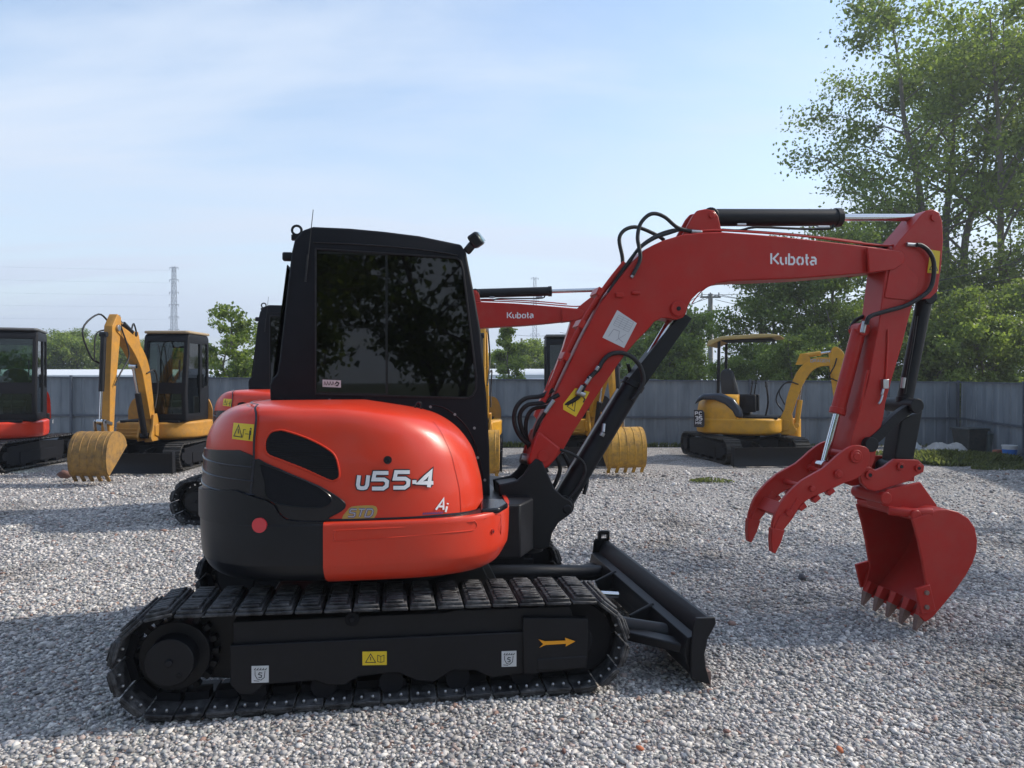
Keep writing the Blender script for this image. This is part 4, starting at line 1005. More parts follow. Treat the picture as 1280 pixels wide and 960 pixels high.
        y=MB(M); y.prism([(c0+.0,zt-.06),(c1+.06,zt-.045),(c1+.06,zt-.033),(c0,zt-.033)],v0+.02,v1-.02); y.build('roof_lining',black_matt,root)
    cvm=(v0+v1)/2
    y=MB(M); y.box((.02,cvm,z0+.30),(.46,.46,.12)); y.box((0,cvm,z0+.15),(.36,.36,.22)); y.build('seat_cushion',seat_cloth,sp_,bevel=.03)
    y=MB(M); bk=smooth2([(-.23,0),(-.25,.3),(-.18,.55),(0,.62),(.18,.55),(.25,.3),(.23,0)],3)
    rotm=Matrix.Translation((-.22,cvm,z0+.36))@Matrix.Rotation(R(S.get('seatyaw',0)),4,'Z')@Matrix.Rotation(R(-10),4,'Y')@Matrix.Rotation(R(90),4,'Z'); y2=MB(M@rotm); y2.prism(bk,-.05,.05); y2.build('seat_back',seat_cloth,sp_,bevel=.03)
    for vv in (cvm-.32,cvm+.32):
        y=MB(M); y.box((.05,vv,z0+.28),(.5,.12,.34)); y.build('console',black_matt,sp_,bevel=.02)
        y=MB(M); y.cyl((.2,vv,z0+.45),(.23,vv,z0+.66),.012,n=8); y.cyl((.23,vv,z0+.66),(.235,vv,z0+.74),.026,.02,n=10); y.build('joystick',black_gloss,sp_)
    for vv in (cvm-.07,cvm+.07):
        y=MB(M); y.tube([(.45,vv,z0+.02),(.50,vv,z0+.3),(.47,vv,z0+.62)],.012,6,3); y.cyl((.47,vv,z0+.60),(.465,vv,z0+.72),.022,n=8); y.build('travel_lever',black_gloss,sp_)
    # ---- working gear
    by,bh_=S.get('by',0.0),S.get('bhead',0.0)
    B = M @ Matrix.Translation((fa-.02,by,0)) @ Matrix.Rotation(R(bh_),4,'Z')
    yel=S.get('gear',body)
    x=MB(M); x.prism([(fa-.25,.60),(fa-.02,.58),(fa+.12,.62),(fa+.12,.80),(fa-.25,.84)],by-.15,by+.15); x.build('swing_post',S.get('postm',body),root,bevel=.01)
    x=MB(B); x.cyl((.06,0,.50),(.06,0,.92),.075,n=20); x.prism([(-.02,.52),(.22,.52),(.27,.60),(.20,.74),(.16,.98),(.04,1.0),(-.03,.84)],-.13,-.09); x.prism([(-.02,.52),(.22,.52),(.27,.60),(.20,.74),(.16,.98),(.04,1.0),(-.03,.84)],.09,.13); x.build('swing_bracket',S.get('postm',body),root,bevel=.006)
    bp_=S['boom']; w=S.get('bwid',.085)
    x=MB(B); x.prism(curve2(bp_,S['boomw'],6),-w,w); boom_=x.build('boom',yel,root,bevel=.008)
    el=bp_[len(bp_)//2]
    ap_=S['arm']; x=MB(B); x.prism(taper(ap_,S['armw']),-w*.8,w*.8); arm_=x.build('arm',yel,root,bevel=.008)
    x=MB(B); tp_=bp_[-1]; x.cyl((tp_[0],-w-.02,tp_[1]),(tp_[0],w+.02,tp_[1]),.05,n=16); x.build('pivot_pin',S.get('pin',steel),boom_,bevel=.003)
    def rm_(nm,a,b,f,r_,m=black_paint):
        A=Vector((a[0],0,a[1]));Bb=Vector((b[0],0,b[1])); C_=A+(Bb-A)*f; off=a[2] if len(a)>2 else 0
        o3=Vector((0,off,0)); x=MB(B); x.cyl(A+o3,C_+o3,r_,n=18); x.cyl(A+o3-Vector((0,r_*1.3,0)),A+o3+Vector((0,r_*1.3,0)),r_,n=14); o=x.build(nm,m,root,bevel=.003)
        x=MB(B); x.cyl(C_+o3,Bb+o3,r_*.5,n=14); x.cyl(Bb+o3-Vector((0,r_*1.2,0)),Bb+o3+Vector((0,r_*1.2,0)),r_*.8,n=12); x.build('cylinder_rod',chrome,o)
    rm_('boom_cylinder',S['bc'][0],S['bc'][1],.62,.05,S.get('cylm',black_paint)); rm_('arm_cylinder',S['ac'][0],S['ac'][1],.6,.045,S.get('cylm2',black_paint)); rm_('bucket_cylinder',S['kc'][0],S['kc'][1],.66,.042,S.get('cylm3',black_paint))
    e=S['ac'][0]; x=MB(B); x.prism([(e[0]-.07,e[1]+.04),(e[0]+.05,e[1]+.04),(e[0]+.16,e[1]-.16),(e[0]-.16,e[1]-.18)],-.05,-.03); x.prism([(e[0]-.07,e[1]+.04),(e[0]+.05,e[1]+.04),(e[0]+.16,e[1]-.16),(e[0]-.16,e[1]-.18)],.03,.05); x.build('cylinder_ear',yel,boom_)
    # bucket
    be=ap_[-1]; bw_=S.get('kw',.62)/2; pr=bucket_profile(S.get('ks',.8),R(S['ka']),be[0],be[1]-.02)
    prc=[(a.x,a.y) for a in catmull([Vector((p[0],p[1],0)) for p in pr],3)]
    km=S.get('km',worn_yellow)
    x=MB(B); n=len(prc); vs=[];fs=[]
    cx_=sum(p[0] for p in prc)/n; cz_=sum(p[1] for p in prc)/n
    for i,p in enumerate(prc):
        q0=prc[max(i-1,0)];q1=prc[min(i+1,n-1)]; dx,dz=q1[0]-q0[0],q1[1]-q0[1]; ll=math.hypot(dx,dz); nx,nz=-dz/ll,dx/ll
        if nx*(cx_-p[0])+nz*(cz_-p[1])<0: nx,nz=-nx,-nz
        for vv in (-bw_,bw_): vs.append((p[0],vv,p[1])); vs.append((p[0]+nx*.014,vv,p[1]+nz*.014))
    for i in range(n-1):
        a=4*i; b_=4*(i+1); fs += [(a,a+2,b_+2,b_),(a+1,b_+1,b_+3,a+3),(a,b_,b_+1,a+1),(a+2,a+3,b_+3,b_+2)]
    fs += [(0,1,3,2),(4*n-4,4*n-2,4*n-1,4*n-3)]; x.add(vs,fs)
    for s in (-1,1): x.prism(prc, s*(bw_+.002), s*(bw_-.016))
    for k in range(5):                                                # wear strips round the back
        vv=-bw_+2*bw_*(k+.5)/5; x.tube([(p[0]-.0,vv,p[1]) for p in prc[4:-2:2]],.008,5,2)
    kb=x.build('bucket',km,root,bevel=.004)
    bmm=bmesh.new(); bmm.from_mesh(kb.data); bmesh.ops.recalc_face_normals(bmm,faces=bmm.faces); bmm.to_mesh(kb.data); bmm.free()
    lp,lq=pr[-1],pr[-2]; d=Vector((lp[0]-lq[0],0,lp[1]-lq[1])).normalized()
    for k in range(S.get('teeth',5)):
        vv=-bw_+.04+(2*bw_-.08)*k/(S.get('teeth',5)-1); a=Vector((lp[0],vv,lp[1]))-d*.04; b_=a+d*.15
        x=MB(B); x.bar(a,b_,.055,.03,(0,1,0)); x.build('tooth',S.get('toothm',km),kb,bevel=.008)
    x=MB(B); 
    for vv in (-.11,.09): x.prism([(be[0]-.07,be[1]+.06),(be[0]+.22,be[1]+.05),(be[0]+.2,be[1]-.10),(be[0]-.06,be[1]-.08)],vv,vv+.02)
    x.cyl((be[0],-.13,be[1]),(be[0],.13,be[1]),.035,n=14); x.build('bucket_ear',km,kb)
    k1=S['kc'][1]; x=MB(B); 
    for vv in (-.09,.07):
        x.add(*(lambda m:(m.v,m.f))(MB().bar((k1[0],vv,k1[1]),(be[0]+.15,vv,be[1]+.02),.02,.06))); x.add(*(lambda m:(m.v,m.f))(MB().bar((k1[0],vv,k1[1]),(ap_[-1][0]*.85+ap_[-2][0]*.15,vv,ap_[-1][1]*.75+ap_[-2][1]*.25),.02,.05)))
    x.build('bucket_link',S.get('linkm',steel),root)
    for pts,rr in S.get('hoses',[]):
        x=MB(B); x.tube(pts,rr,8,5); x.build('hydraulic_hose',rubber,root,smooth=60)
    if S.get('lamp'): x=MB(M); x.cyl((fa-.06,-.52,.98),(fa+.02,-.52,.98),.05,n=14); x.build('work_lamp',black_gloss,root)
    return root, M, B

yel_boom = dict(body=amber_paint, top='cab', hood=amber_paint, belt=True, hoodu2=-.05,
  boom=[(.10,.92),(.22,1.35),(.40,1.85),(.80,2.22),(1.25,2.42)], boomw=[.16,.22,.27,.22,.14],
  arm=[(1.18,2.62),(1.26,2.42),(1.36,1.6),(1.42,.66)], armw=[.12,.26,.18,.12],
  bc=[(.22,.62),(.62,1.82)], ac=[(.62,2.36),(1.15,2.60)], kc=[(1.52,2.30),(1.62,.95)], ka=50, kw=.58, ks=.80, gauge=.61, tw=.30, cv=(-.14,.66), roof=roof_dust)
B_h=[([(.62,-.05,2.30),(.40,-.10,2.55),(.22,-.12,2.2),(.30,-.12,1.7)],.014),([(1.15,-.10,2.5),(1.45,-.12,2.62),(1.85,-.14,2.35),(1.70,-.10,1.95),(1.5,-.08,1.85)],.014),([(1.2,.10,2.45),(1.0,.13,2.0),(1.25,.12,1.7),(1.38,.1,1.5)],.013),([(.35,.10,1.7),(.15,.14,1.75),(.0,.12,1.45),(.10,.12,1.1)],.013),([(1.2,-.09,2.4),(1.55,-.1,2.3),(1.62,-.09,1.9)],.012)]
yel_boom['hoses']=B_h
yb,_,_ = mini('compact_excavator','dusty amber excavator with a tan cab roof and worn bucket, parked by the left fence','excavator','yellow excavators',(-6.45,13.9),-90,0,dict(yel_boom, by=.08, glass=clear_glass))
ye,_,_ = mini('compact_excavator','yellow excavator with grey framed cab, half hidden behind the big red boom','excavator','yellow excavators',(1.32,15.0),-90,0,dict(yel_boom, body=yellow_paint, by=.22, bhead=10, kw=.66, cv=(-.66,.16), km=worn_bright, hood=black_paint, roof=grey_paint, glass=smoke_glass, boom=[(.10,.92),(.30,1.25),(.60,1.62),(.95,1.75),(1.25,1.75)], arm=[(1.22,1.92),(1.28,1.72),(1.42,1.2),(1.5,.66)], ac=[(.55,1.85),(1.18,1.92)], kc=[(1.5,1.85),(1.65,.95)], bc=[(.22,.62),(.62,1.52)],hoses=[]))
yf,_,_ = mini('compact_excavator','yellow excavator showing only bucket, arm and one track past the dark cab','excavator','yellow excavators',(-.95,14.2),-90,0,dict(yel_boom, body=yellow_paint, by=.45, cv=(-.42,.22), zt=2.3, km=worn_bright, kw=.6, roof=black_paint))
# red one at the left edge
ra_,_,_ = mini('excavator','red and black excavator cut off by the left edge, cab with clear windows','excavator','red and orange excavators',(-9.55,13.75),-88,22,
  dict(body=orange_paint, top='cab', hood=orange_paint, track_mat=track_rubber, roof=grey_paint, glass=clear_glass, cw=True, gauge=.68, tw=.36, hl=1.0, r=.26, ra=.88, fa=.85, hb=.84, cv=(-.2,.76), cu=(-.5,.66), by=-.2, bhead=-35, zt=2.48, hoodu=-.52, hz=1.45, detail=1,
  boom=[(.10,.92),(.28,1.45),(.60,2.05),(1.10,2.35),(1.8,2.3)], boomw=[.18,.26,.30,.24,.16], arm=[(1.85,2.6),(1.9,2.3),(2.0,1.5),(2.0,.66)], armw=[.12,.26,.18,.12], bc=[(.22,.62),(.75,2.02)], ac=[(.95,2.55),(1.85,2.58)], kc=[(2.1,2.2),(2.2,.95)], ka=12, km=red_paint))
x=MB(Matrix.Rotation(R(22),4,'Z')); 
mb=MB(Matrix.Rotation(R(22),4,'Z'))
Xc=-.64
for ch in '3X':
    for st in G[ch]: ribbon([(Xc+p[0]*.05,.74+p[1]*.06) for p in st],.012,lambda a,b,l:(a,.843+l,b),mb,.003)
    Xc+=.08
mb.build('model_name',decal_w,ra_,smooth=0)
# canopy machine on the right
pc,PM,PB = mini('canopy_excavator','yellow excavator with an open canopy, black seat and blue-black hood by the back fence','excavator','yellow excavators',(4.62,15.0),-82,58,
  dict(body=yellow_paint, top='canopy', hood=yellow_paint, roof=mat('canopy_tan',(0.42,0.30,0.10),.5,0,0,4,.15,.3), gauge=.68, tw=.30, hl=.95, r=.24, ra=.86, fa=.80, hb=.78, cv=(-.42,.66), cu=(-.42,.56), zt=2.42, hoodu=-.52, hoodu2=.0, seatyaw=38, hz=1.30, bh=.34, bu=1.45, pin=yellow_paint, cylm2=yellow_paint, cylm=yellow_paint, linkm=yellow_paint, postm=yellow_paint,
  boom=[(.10,.92),(.20,1.30),(.38,1.72),(.62,1.92),(.98,1.93)], boomw=[.15,.19,.21,.19,.13], arm=[(.90,2.12),(.99,1.93),(1.02,1.2),(.98,.50)], armw=[.14,.30,.18,.12], bc=[(.26,.70),(.36,1.50)], ac=[(.40,2.06),(.90,2.13)], kc=[(1.15,1.95),(1.16,.85)], ka=75, ks=.62, kw=.6, km=yellow_paint, cylm3=yellow_paint,
  hoses=[([(.98,-.11,2.0),(.94,-.14,1.85),(.85,-.15,1.66),(.92,-.14,1.60),(1.0,-.13,1.56)],.012),([(.30,-.11,1.5),(.10,-.13,1.55),(-.05,-.13,1.35),(.05,-.12,1.1)],.012),([(.25,.0,1.55),(.02,.0,1.5),(-.12,.0,1.2),(.02,.0,.95)],.014)]))
# rounded ring of the arm head
x=MB(PB); 
for vv in (-.09,.07): 
    x.prism(smooth2([(.89,2.16),(.97,2.22),(1.09,2.12),(1.17,1.90),(1.17,1.60),(1.09,1.35),(.93,1.6),(.87,1.9)],3),vv,vv+.02)
x.build('arm_head',yellow_paint,pc,bevel=.005)
x=MB(PM); x.cyl((.92,.62,.34),(.92,.62,.80),.17,n=24); x.build('fuel_can',yellow_paint,pc,bevel=.02)
# dark hood cover and side badge
x=MB(PM)
pts=[(-.80,1.10),(-.74,1.24),(-.62,1.315),(-.30,1.33),(-.05,1.22),(.08,1.02),(.12,.86),(-.02,.86),(-.08,.98),(-.22,1.12),(-.42,1.20),(-.66,1.20)]
x.prism(pts,-.775,-.58); x.build('hood_cover',mat('blue_black',(0.02,0.028,0.045),.3,0,.3,5,.2,.05,(.1,.1,.12)),pc,bevel=.04)
def badge():
    f=lambda a,b,l:(a,-.783-l,b)
    x=MB(PM); x.prism([(-.80,.66),(-.62,.66),(-.60,.70),(-.60,.95),(-.64,1.0),(-.80,1.0)],-.786,-.77)
    # seat the badge on the rear corner of the body
    o=x.build('badge_panel',decal_k,pc); mb=MB(PM)
    X=-.775
    for ch,w_ in (('P',.05),('C',.05)):
        for st in G[ch]: ribbon([(X+p[0]*w_,.90+p[1]*.06) for p in st],.014,f,mb,.004)
        X+=.075
    X=-.775
    for ch in '35':
        for st in G[ch]: ribbon([(X+p[0]*.055,.80+p[1]*.07) for p in st],.016,f,mb,.004)
        X+=.075
    X=-.77
    for ch in 'MR':
        for st in G[ch]: ribbon([(X+p[0]*.045,.72+p[1]*.045) for p in st],.011,f,mb,.004)
        X+=.065
    mb.build('badge_lettering',decal_w,o,smooth=0)
badge()
mb=MB(PB); X=.52
for ch in 'DRAGEN':
    for st in G[ch]: ribbon([(X+p[0]*.042,1.93+p[1]*.055-.0*X) for p in st],.012,lambda a,b,l:(a,-.086-l,b),mb,.002)
    X+=.058
mb.build('boom_lettering',decal_g,pc,smooth=0)
# second large machine behind the first: a true copy with all its parts
c2=copy_tree(main); c2.location=(-2.50,9.1,0); c2.rotation_euler=(0,0,R(2.0))
tag(c2,'orange excavator behind the nearest one, showing only hood corner, dark cab edge and named boom')
def wipe(o):
    for ch_ in list(o.children): wipe(ch_)
    bpy.data.objects.remove(o, do_unlink=True)
piv=Vector((*Lp(1118,322,-.1)[:1],-.1,Lp(1118,322,-.1)[1]))
for o in list(c2.children):
    nm=o.name.split('.')[0]
    if nm.startswith(('thumb','coupler','bucket','arm_link')): wipe(o); continue
    if nm in ('hydraulic_hose','hose_fitting','cylinder_pipe','cylinder_fitting') and min(v.co.x for v in o.data.vertices)>2.35: wipe(o); continue
    if nm=='arm': o.matrix_local = Matrix.Translation(piv)@Matrix.Rotation(R(9),4,'Y')@Matrix.Translation(-piv)
# ================================================================== ground
def nodes(name):
    m=bpy.data.materials.new(name); m.use_nodes=True; return m,m.node_tree.nodes,m.node_tree.links,m.node_tree.nodes['Principled BSDF']
def ramp(N,stops,interp_='CONSTANT'):
    r=N.new('ShaderNodeValToRGB'); r.color_ramp.interpolation=interp_; e=r.color_ramp.elements
    e[0].position=stops[0][0]; e[0].color=(*stops[0][1],1); e[1].position=stops[1][0]; e[1].color=(*stops[1][1],1)
    for p,c in stops[2:]: x=e.new(p); x.color=(*c,1)
    return r
STONE=[(0,(.42,.41,.405)),(.10,(.27,.265,.27)),(.22,(.60,.585,.575)),(.34,(.35,.345,.36)),(.46,(.48,.46,.455)),(.56,(.20,.20,.21)),(.64,(.66,.645,.625)),(.74,(.37,.375,.37)),(.83,(.42,.35,.33)),(.88,(.30,.315,.31)),(.93,(.55,.525,.50)),(.98,(.30,.20,.17))]
def gravel_mat(name, stones):
    m,N,L,b=nodes(name); b.inputs['Roughness'].default_value=.8; b.inputs['Specular IOR Level'].default_value=.3
    tc=N.new('ShaderNodeTexCoord')
    if stones:
        ge=N.new('ShaderNodeNewGeometry'); r=ramp(N,STONE); L.new(ge.outputs['Random Per Island'],r.inputs[0]); col=r.outputs[0]
        no=N.new('ShaderNodeTexNoise'); no.inputs['Scale'].default_value=120; no.inputs['Detail'].default_value=4; L.new(tc.outputs['Object'],no.inputs['Vector'])
        mr=N.new('ShaderNodeMapRange'); mr.inputs['To Min'].default_value=.75; mr.inputs['To Max'].default_value=1.2; L.new(no.outputs['Fac'],mr.inputs['Value'])
        mu=N.new('ShaderNodeMix'); mu.data_type='RGBA'; mu.blend_type='MULTIPLY'; mu.inputs['Factor'].default_value=1; L.new(col,mu.inputs['A']); L.new(mr.outputs[0],mu.inputs['B']); col=mu.outputs['Result']
    else:
        nw=N.new('ShaderNodeTexNoise'); nw.inputs['Scale'].default_value=14; L.new(tc.outputs['Object'],nw.inputs['Vector'])
        vm=N.new('ShaderNodeMixRGB'); vm.inputs[0].default_value=.03; L.new(tc.outputs['Object'],vm.inputs[1]); L.new(nw.outputs['Color'],vm.inputs[2])
        vo=N.new('ShaderNodeTexVoronoi'); vo.inputs['Scale'].default_value=44; vo.inputs['Randomness'].default_value=1; L.new(vm.outputs[0],vo.inputs['Vector'])
        se_=N.new('ShaderNodeSeparateColor'); L.new(vo.outputs['Color'],se_.inputs[0])
        r=ramp(N,STONE); L.new(se_.outputs[0],r.inputs[0])
        dk=N.new('ShaderNodeMapRange'); dk.inputs['From Min'].default_value=.25; dk.inputs['From Max'].default_value=.75; dk.inputs['To Min'].default_value=1.0; dk.inputs['To Max'].default_value=.45; L.new(vo.outputs['Distance'],dk.inputs['Value'])
        mu=N.new('ShaderNodeMix'); mu.data_type='RGBA'; mu.blend_type='MULTIPLY'; mu.inputs['Factor'].default_value=1; L.new(r.outputs[0],mu.inputs['A']); L.new(dk.outputs[0],mu.inputs['B']); col=mu.outputs['Result']
        bu=N.new('ShaderNodeBump'); bu.inputs['Strength'].default_value=1.0; bu.inputs['Distance'].default_value=.02; bu.invert=True; L.new(vo.outputs['Distance'],bu.inputs['Height']); 
        n4=N.new('ShaderNodeTexNoise'); n4.inputs['Scale'].default_value=5; n4.inputs['Detail'].default_value=7; L.new(tc.outputs['Object'],n4.inputs['Vector'])
        b2=N.new('ShaderNodeBump'); b2.inputs['Strength'].default_value=.5; b2.inputs['Distance'].default_value=.06; L.new(n4.outputs['Fac'],b2.inputs['Height']); L.new(bu.outputs['Normal'],b2.inputs['Normal']); L.new(b2.outputs['Normal'],b.inputs['Normal'])
    # broad patches of fines and damp dirt
    n2=N.new('ShaderNodeTexNoise'); n2.inputs['Scale'].default_value=.9; n2.inputs['Detail'].default_value=9; n2.inputs['Roughness'].default_value=.62; L.new(tc.outputs['Object'],n2.inputs['Vector'])
    r2=ramp(N,[(0.30,(.66,.61,.56)),(.46,(.98,.95,.92)),(.75,(1.14,1.10,1.06))],'LINEAR'); L.new(n2.outputs['Fac'],r2.inputs[0])
    m2=N.new('ShaderNodeMix'); m2.data_type='RGBA'; m2.blend_type='MULTIPLY'; m2.inputs['Factor'].default_value=1; L.new(col,m2.inputs['A']); L.new(r2.outputs[0],m2.inputs['B'])
    L.new(m2.outputs['Result'],b.inputs['Base Color']); return m
gm=gravel_mat('gravel_sheet',False); gs=gravel_mat('gravel_stones',True)
NG=120
def gz(x,y): return 0.012*math.sin(x*1.3+y*.7)+.010*math.sin(x*.6-y*1.9+1)+.006*math.sin(x*3.1+y*2.3)
def sheet(name,x0,x1,y0,y1,n,zf,m):
    vs=[(x0+(x1-x0)*i/n,y0+(y1-y0)*j/n,0) for i in range(n+1) for j in range(n+1)]; vs=[(a,b_,zf(a,b_)) for a,b_,_ in vs]
    fs=[(i*(n+1)+j,(i+1)*(n+1)+j,(i+1)*(n+1)+j+1,i*(n+1)+j+1) for i in range(n) for j in range(n)]
    x=MB(); x.v=vs; x.f=fs; x.mi=[0]*len(fs); o=x.build(name,m); o['kind']='structure'; return o
sheet('ground',-28,16,-16,19,160,lambda a,b_: gz(a,b_)-.012,gm)
m,N,L,b=nodes('field_soil'); no=N.new('ShaderNodeTexNoise'); no.inputs['Scale'].default_value=.3; no.inputs['Detail'].default_value=8; r=ramp(N,[(.35,(.05,.075,.02)),(.6,(.10,.11,.045)),(.8,(.16,.13,.08))],'LINEAR'); tc=N.new('ShaderNodeTexCoord'); L.new(tc.outputs['Object'],no.inputs['Vector']); L.new(no.outputs['Fac'],r.inputs[0]); L.new(r.outputs[0],b.inputs['Base Color']); b.inputs['Roughness'].default_value=.95
x=MB(); x.box((0,300,-.30),(1200,1200,.4)); o=x.build('field',m); o['kind']='structure'
# loose stones, each a small irregular solid, densest near the camera
rng=np.random.default_rng(3)
ph=(1+5**.5)/2
ico=np.array([(-1,ph,0),(1,ph,0),(-1,-ph,0),(1,-ph,0),(0,-1,ph),(0,1,ph),(0,-1,-ph),(0,1,-ph),(ph,0,-1),(ph,0,1),(-ph,0,-1),(-ph,0,1)],float); ico/=np.linalg.norm(ico[0])
icf=np.array([(0,11,5),(0,5,1),(0,1,7),(0,7,10),(0,10,11),(1,5,9),(5,11,4),(11,10,2),(10,7,6),(7,1,8),(3,9,4),(3,4,2),(3,2,6),(3,6,8),(3,8,9),(4,9,5),(2,4,11),(6,2,10),(8,6,7),(9,8,1)])
def stones(name, P, rad, m, flat=.62, smooth=True):
    n=len(P); q=rng.normal(size=(n,4)); q/=np.linalg.norm(q,axis=1)[:,None]
    w,x_,y_,z_=q.T
    Rm=np.stack([1-2*(y_*y_+z_*z_),2*(x_*y_-z_*w),2*(x_*z_+y_*w),2*(x_*y_+z_*w),1-2*(x_*x_+z_*z_),2*(y_*z_-x_*w),2*(x_*z_-y_*w),2*(y_*z_+x_*w),1-2*(x_*x_+y_*y_)],-1).reshape(n,3,3)
    sc=np.stack([rng.uniform(.8,1.35,n),rng.uniform(.7,1.05,n),rng.uniform(.5,.8,n)],-1)
    vv=ico[None]*(1+rng.uniform(-.22,.16,(n,12,1)))*sc[:,None,:]*rad[:,None,None]
    vv=np.einsum('nij,nkj->nki',Rm,vv); vv[...,2]*=flat*1.15; vv+=P[:,None,:]
    me=bpy.data.meshes.new(name); me.vertices.add(n*12); me.vertices.foreach_set('co',vv.astype(np.float32).ravel())
    F_=(icf[None]+12*np.arange(n)[:,None,None]).reshape(-1,3); k=len(F_)
    me.loops.add(k*3); me.loops.foreach_set('vertex_index',F_.ravel().astype(np.int32)); me.polygons.add(k); me.polygons.foreach_set('loop_start',np.arange(0,k*3,3,dtype=np.int32)); me.polygons.foreach_set('loop_total',np.full(k,3,np.int32))
    me.update(calc_edges=True); me.polygons.foreach_set('use_smooth',[smooth]*k); me.materials.append(m)
    return new_obj(name,me)
bands=[(2.6,3.6,3300,.0110),(3.6,4.8,2700,.0115),(4.8,6.5,1600,.0130),(6.5,9.0,760,.015),(9.0,13,260,.018)]
PP=[];RR_=[]
for y0,y1,dn,rd in bands:
    hw=lambda y: y*.70+.35
    A=(hw(y0)+hw(y1))*(y1-y0); n=int(A*dn)
    Y=rng.uniform(y0,y1,n); X=rng.uniform(-1,1,n)*hw(y1); k=np.abs(X)<hw(Y)*1.02; X=X[k];Y=Y[k]
    r_=rd*np.exp(rng.normal(0,.30,len(X))); Z=np.array([gz(a,c) for a,c in zip(X,Y)])-.012+r_*rng.uniform(-.05,.35,len(X))
    PP.append(np.stack([X,Y,Z],-1)); RR_.append(r_)
# dirt and stones carried by the track shoes line the ground beside them
o=stones('gravel',np.concatenate(PP),np.concatenate(RR_),gs); o['kind']='stuff'; o['label']='loose grey and white gravel covering the yard'
brk=mat('brick_red',(0.36,0.12,0.07),.85,0,0,40,.3,.4,(.3,.22,.18),.4,60)
# a few larger brown stones in the foreground
for (px,py,r_,lab) in ((800,940,.022,'small orange-red brick fragment on the gravel in the near foreground'),(908,919,.024,'dark brown stone lying alone on the gravel in front of the blade'),(1003,725,.05,'flat grey stone lying on the gravel before the bucket'),(705,944,.018,'low reddish stone beside the orange brick fragment'),(1050,942,.018,'red stone at the bottom edge of the gravel')):
    Y=HC*F/(py-HY); X=(px-CX)/F*Y
    mm=mat('stone_orange',(0.42,0.13,0.06),.85,0,0,40,.3) if px in(800,1050) else (mat('stone_grey',(0.11,0.11,0.12),.85,0,0,40,.3) if px==1003 else mat('stone_brown',(0.17,0.09,0.075),.85,0,0,40,.3))
    o=stones('stone',np.array([[X,Y,.012+r_*.25]]),np.array([r_]),mm,.7,True); tag(o,lab,'stone')
# rubble left of the dusty bucket
o=stones('rubble_stone',np.array([[0,0,.07]]),np.array([.13]),mat('stone_brown',(0.17,0.09,0.075)),.6,True); o.location=((82-CX)/F*11.9,11.9,0); tag(o,'dark reddish rock beside the dusty amber bucket','stone')

# ================================================================== fence
m,N,L,b=nodes('fence_sheet'); tc=N.new('ShaderNodeTexCoord'); no=N.new('ShaderNodeTexNoise'); no.inputs['Scale'].default_value=1.4; no.inputs['Detail'].default_value=8; mp_=N.new('ShaderNodeMapping'); mp_.inputs['Scale'].default_value=(3,3,.6); L.new(tc.outputs['Object'],mp_.inputs[0]); L.new(mp_.outputs[0],no.inputs['Vector'])
r=ramp(N,[(.3,(.10,.12,.145)),(.5,(.15,.175,.20)),(.62,(.175,.20,.225)),(.75,(.24,.255,.27))],'LINEAR'); L.new(no.outputs['Fac'],r.inputs[0]); L.new(r.outputs[0],b.inputs['Base Color']); b.inputs['Roughness'].default_value=.5; b.inputs['Metallic'].default_value=.0
fmat=m; post_m=mat('fence_post',(0.06,0.075,0.10),.5,0,0,6,.2,.1)
def fence(label,A,Bp,hA,hB,name='metal_fence'):
    rdf=random.Random(len(label))
    A=Vector((*A,0));Bp=Vector((*Bp,0)); d=Bp-A; ln=d.length; root=empty(name,A,math.atan2(d.y,d.x)); tag(root,label,'fence','grey sheet metal fence runs')
    # local x runs along the fence, the yard is on the -y side
    pan=.84; n=int(ln/pan)+1
    x=MB(); vs=[];fs=[]
    def h(t): return hA+(hB-hA)*t/ln
    xs=[]
    t=0
    prof=[(0,0),(.02,.018),(.07,.018),(.09,0),(.28,0),(.30,.010),(.33,.010),(.35,0),(.55,0),(.57,.010),(.60,.010),(.62,0)]
    while t<ln:
        for a,dd in prof: xs.append((t+a,dd))
        t+=pan
    xs=[p for p in xs if p[0]<ln]+[(ln,0)]
    for a,dd in xs: _j=((int(a/pan)*7919)%13-6)*.0032; vs += [(a,-dd+_j*.5,0.0),(a,-dd-_j*.5,h(a)-.02+_j)]
    fs=[(2*i,2*i+2,2*i+3,2*i+1) for i in range(len(xs)-1)]
    k=len(vs); vs += [(v[0],v[1]+.012,v[2]) for v in vs]; fs += [tuple(k+q for q in reversed(f)) for f in fs]
    x.add(vs,fs); x.build('sheet',fmat,root,smooth=0)
    for zf,hh in ((.99,.035),(.44,.045)):
        x=MB(); p=[(0,-.03,hA*zf-hh),(ln,-.03,hB*zf-hh),(ln,-.03,hB*zf),(0,-.03,hA*zf)]; q=[(a,-.055,c) for a,_,c in p]
        x.add(p+q,[(0,1,2,3),(7,6,5,4),(0,4,5,1),(1,5,6,2),(2,6,7,3),(3,7,4,0)]); x.build('rail',post_m,root)
    t=ln if hB<hA+9 else 0
    t=.03
    while t<ln:
        x=MB(); x.box((t,-.075,h(t)/2),(.05,.05,h(t)+.02)); x.build('post',post_m,root); t+=3.3
FY=17.9
fence('long grey-blue corrugated metal fence across the back of the yard',(-24,FY+.6),(10.75,FY),1.76,1.56)
fence('shorter fence run turning towards the camera beside the bins',(10.78,FY-.02),(8.2,5.0),1.56,1.5)
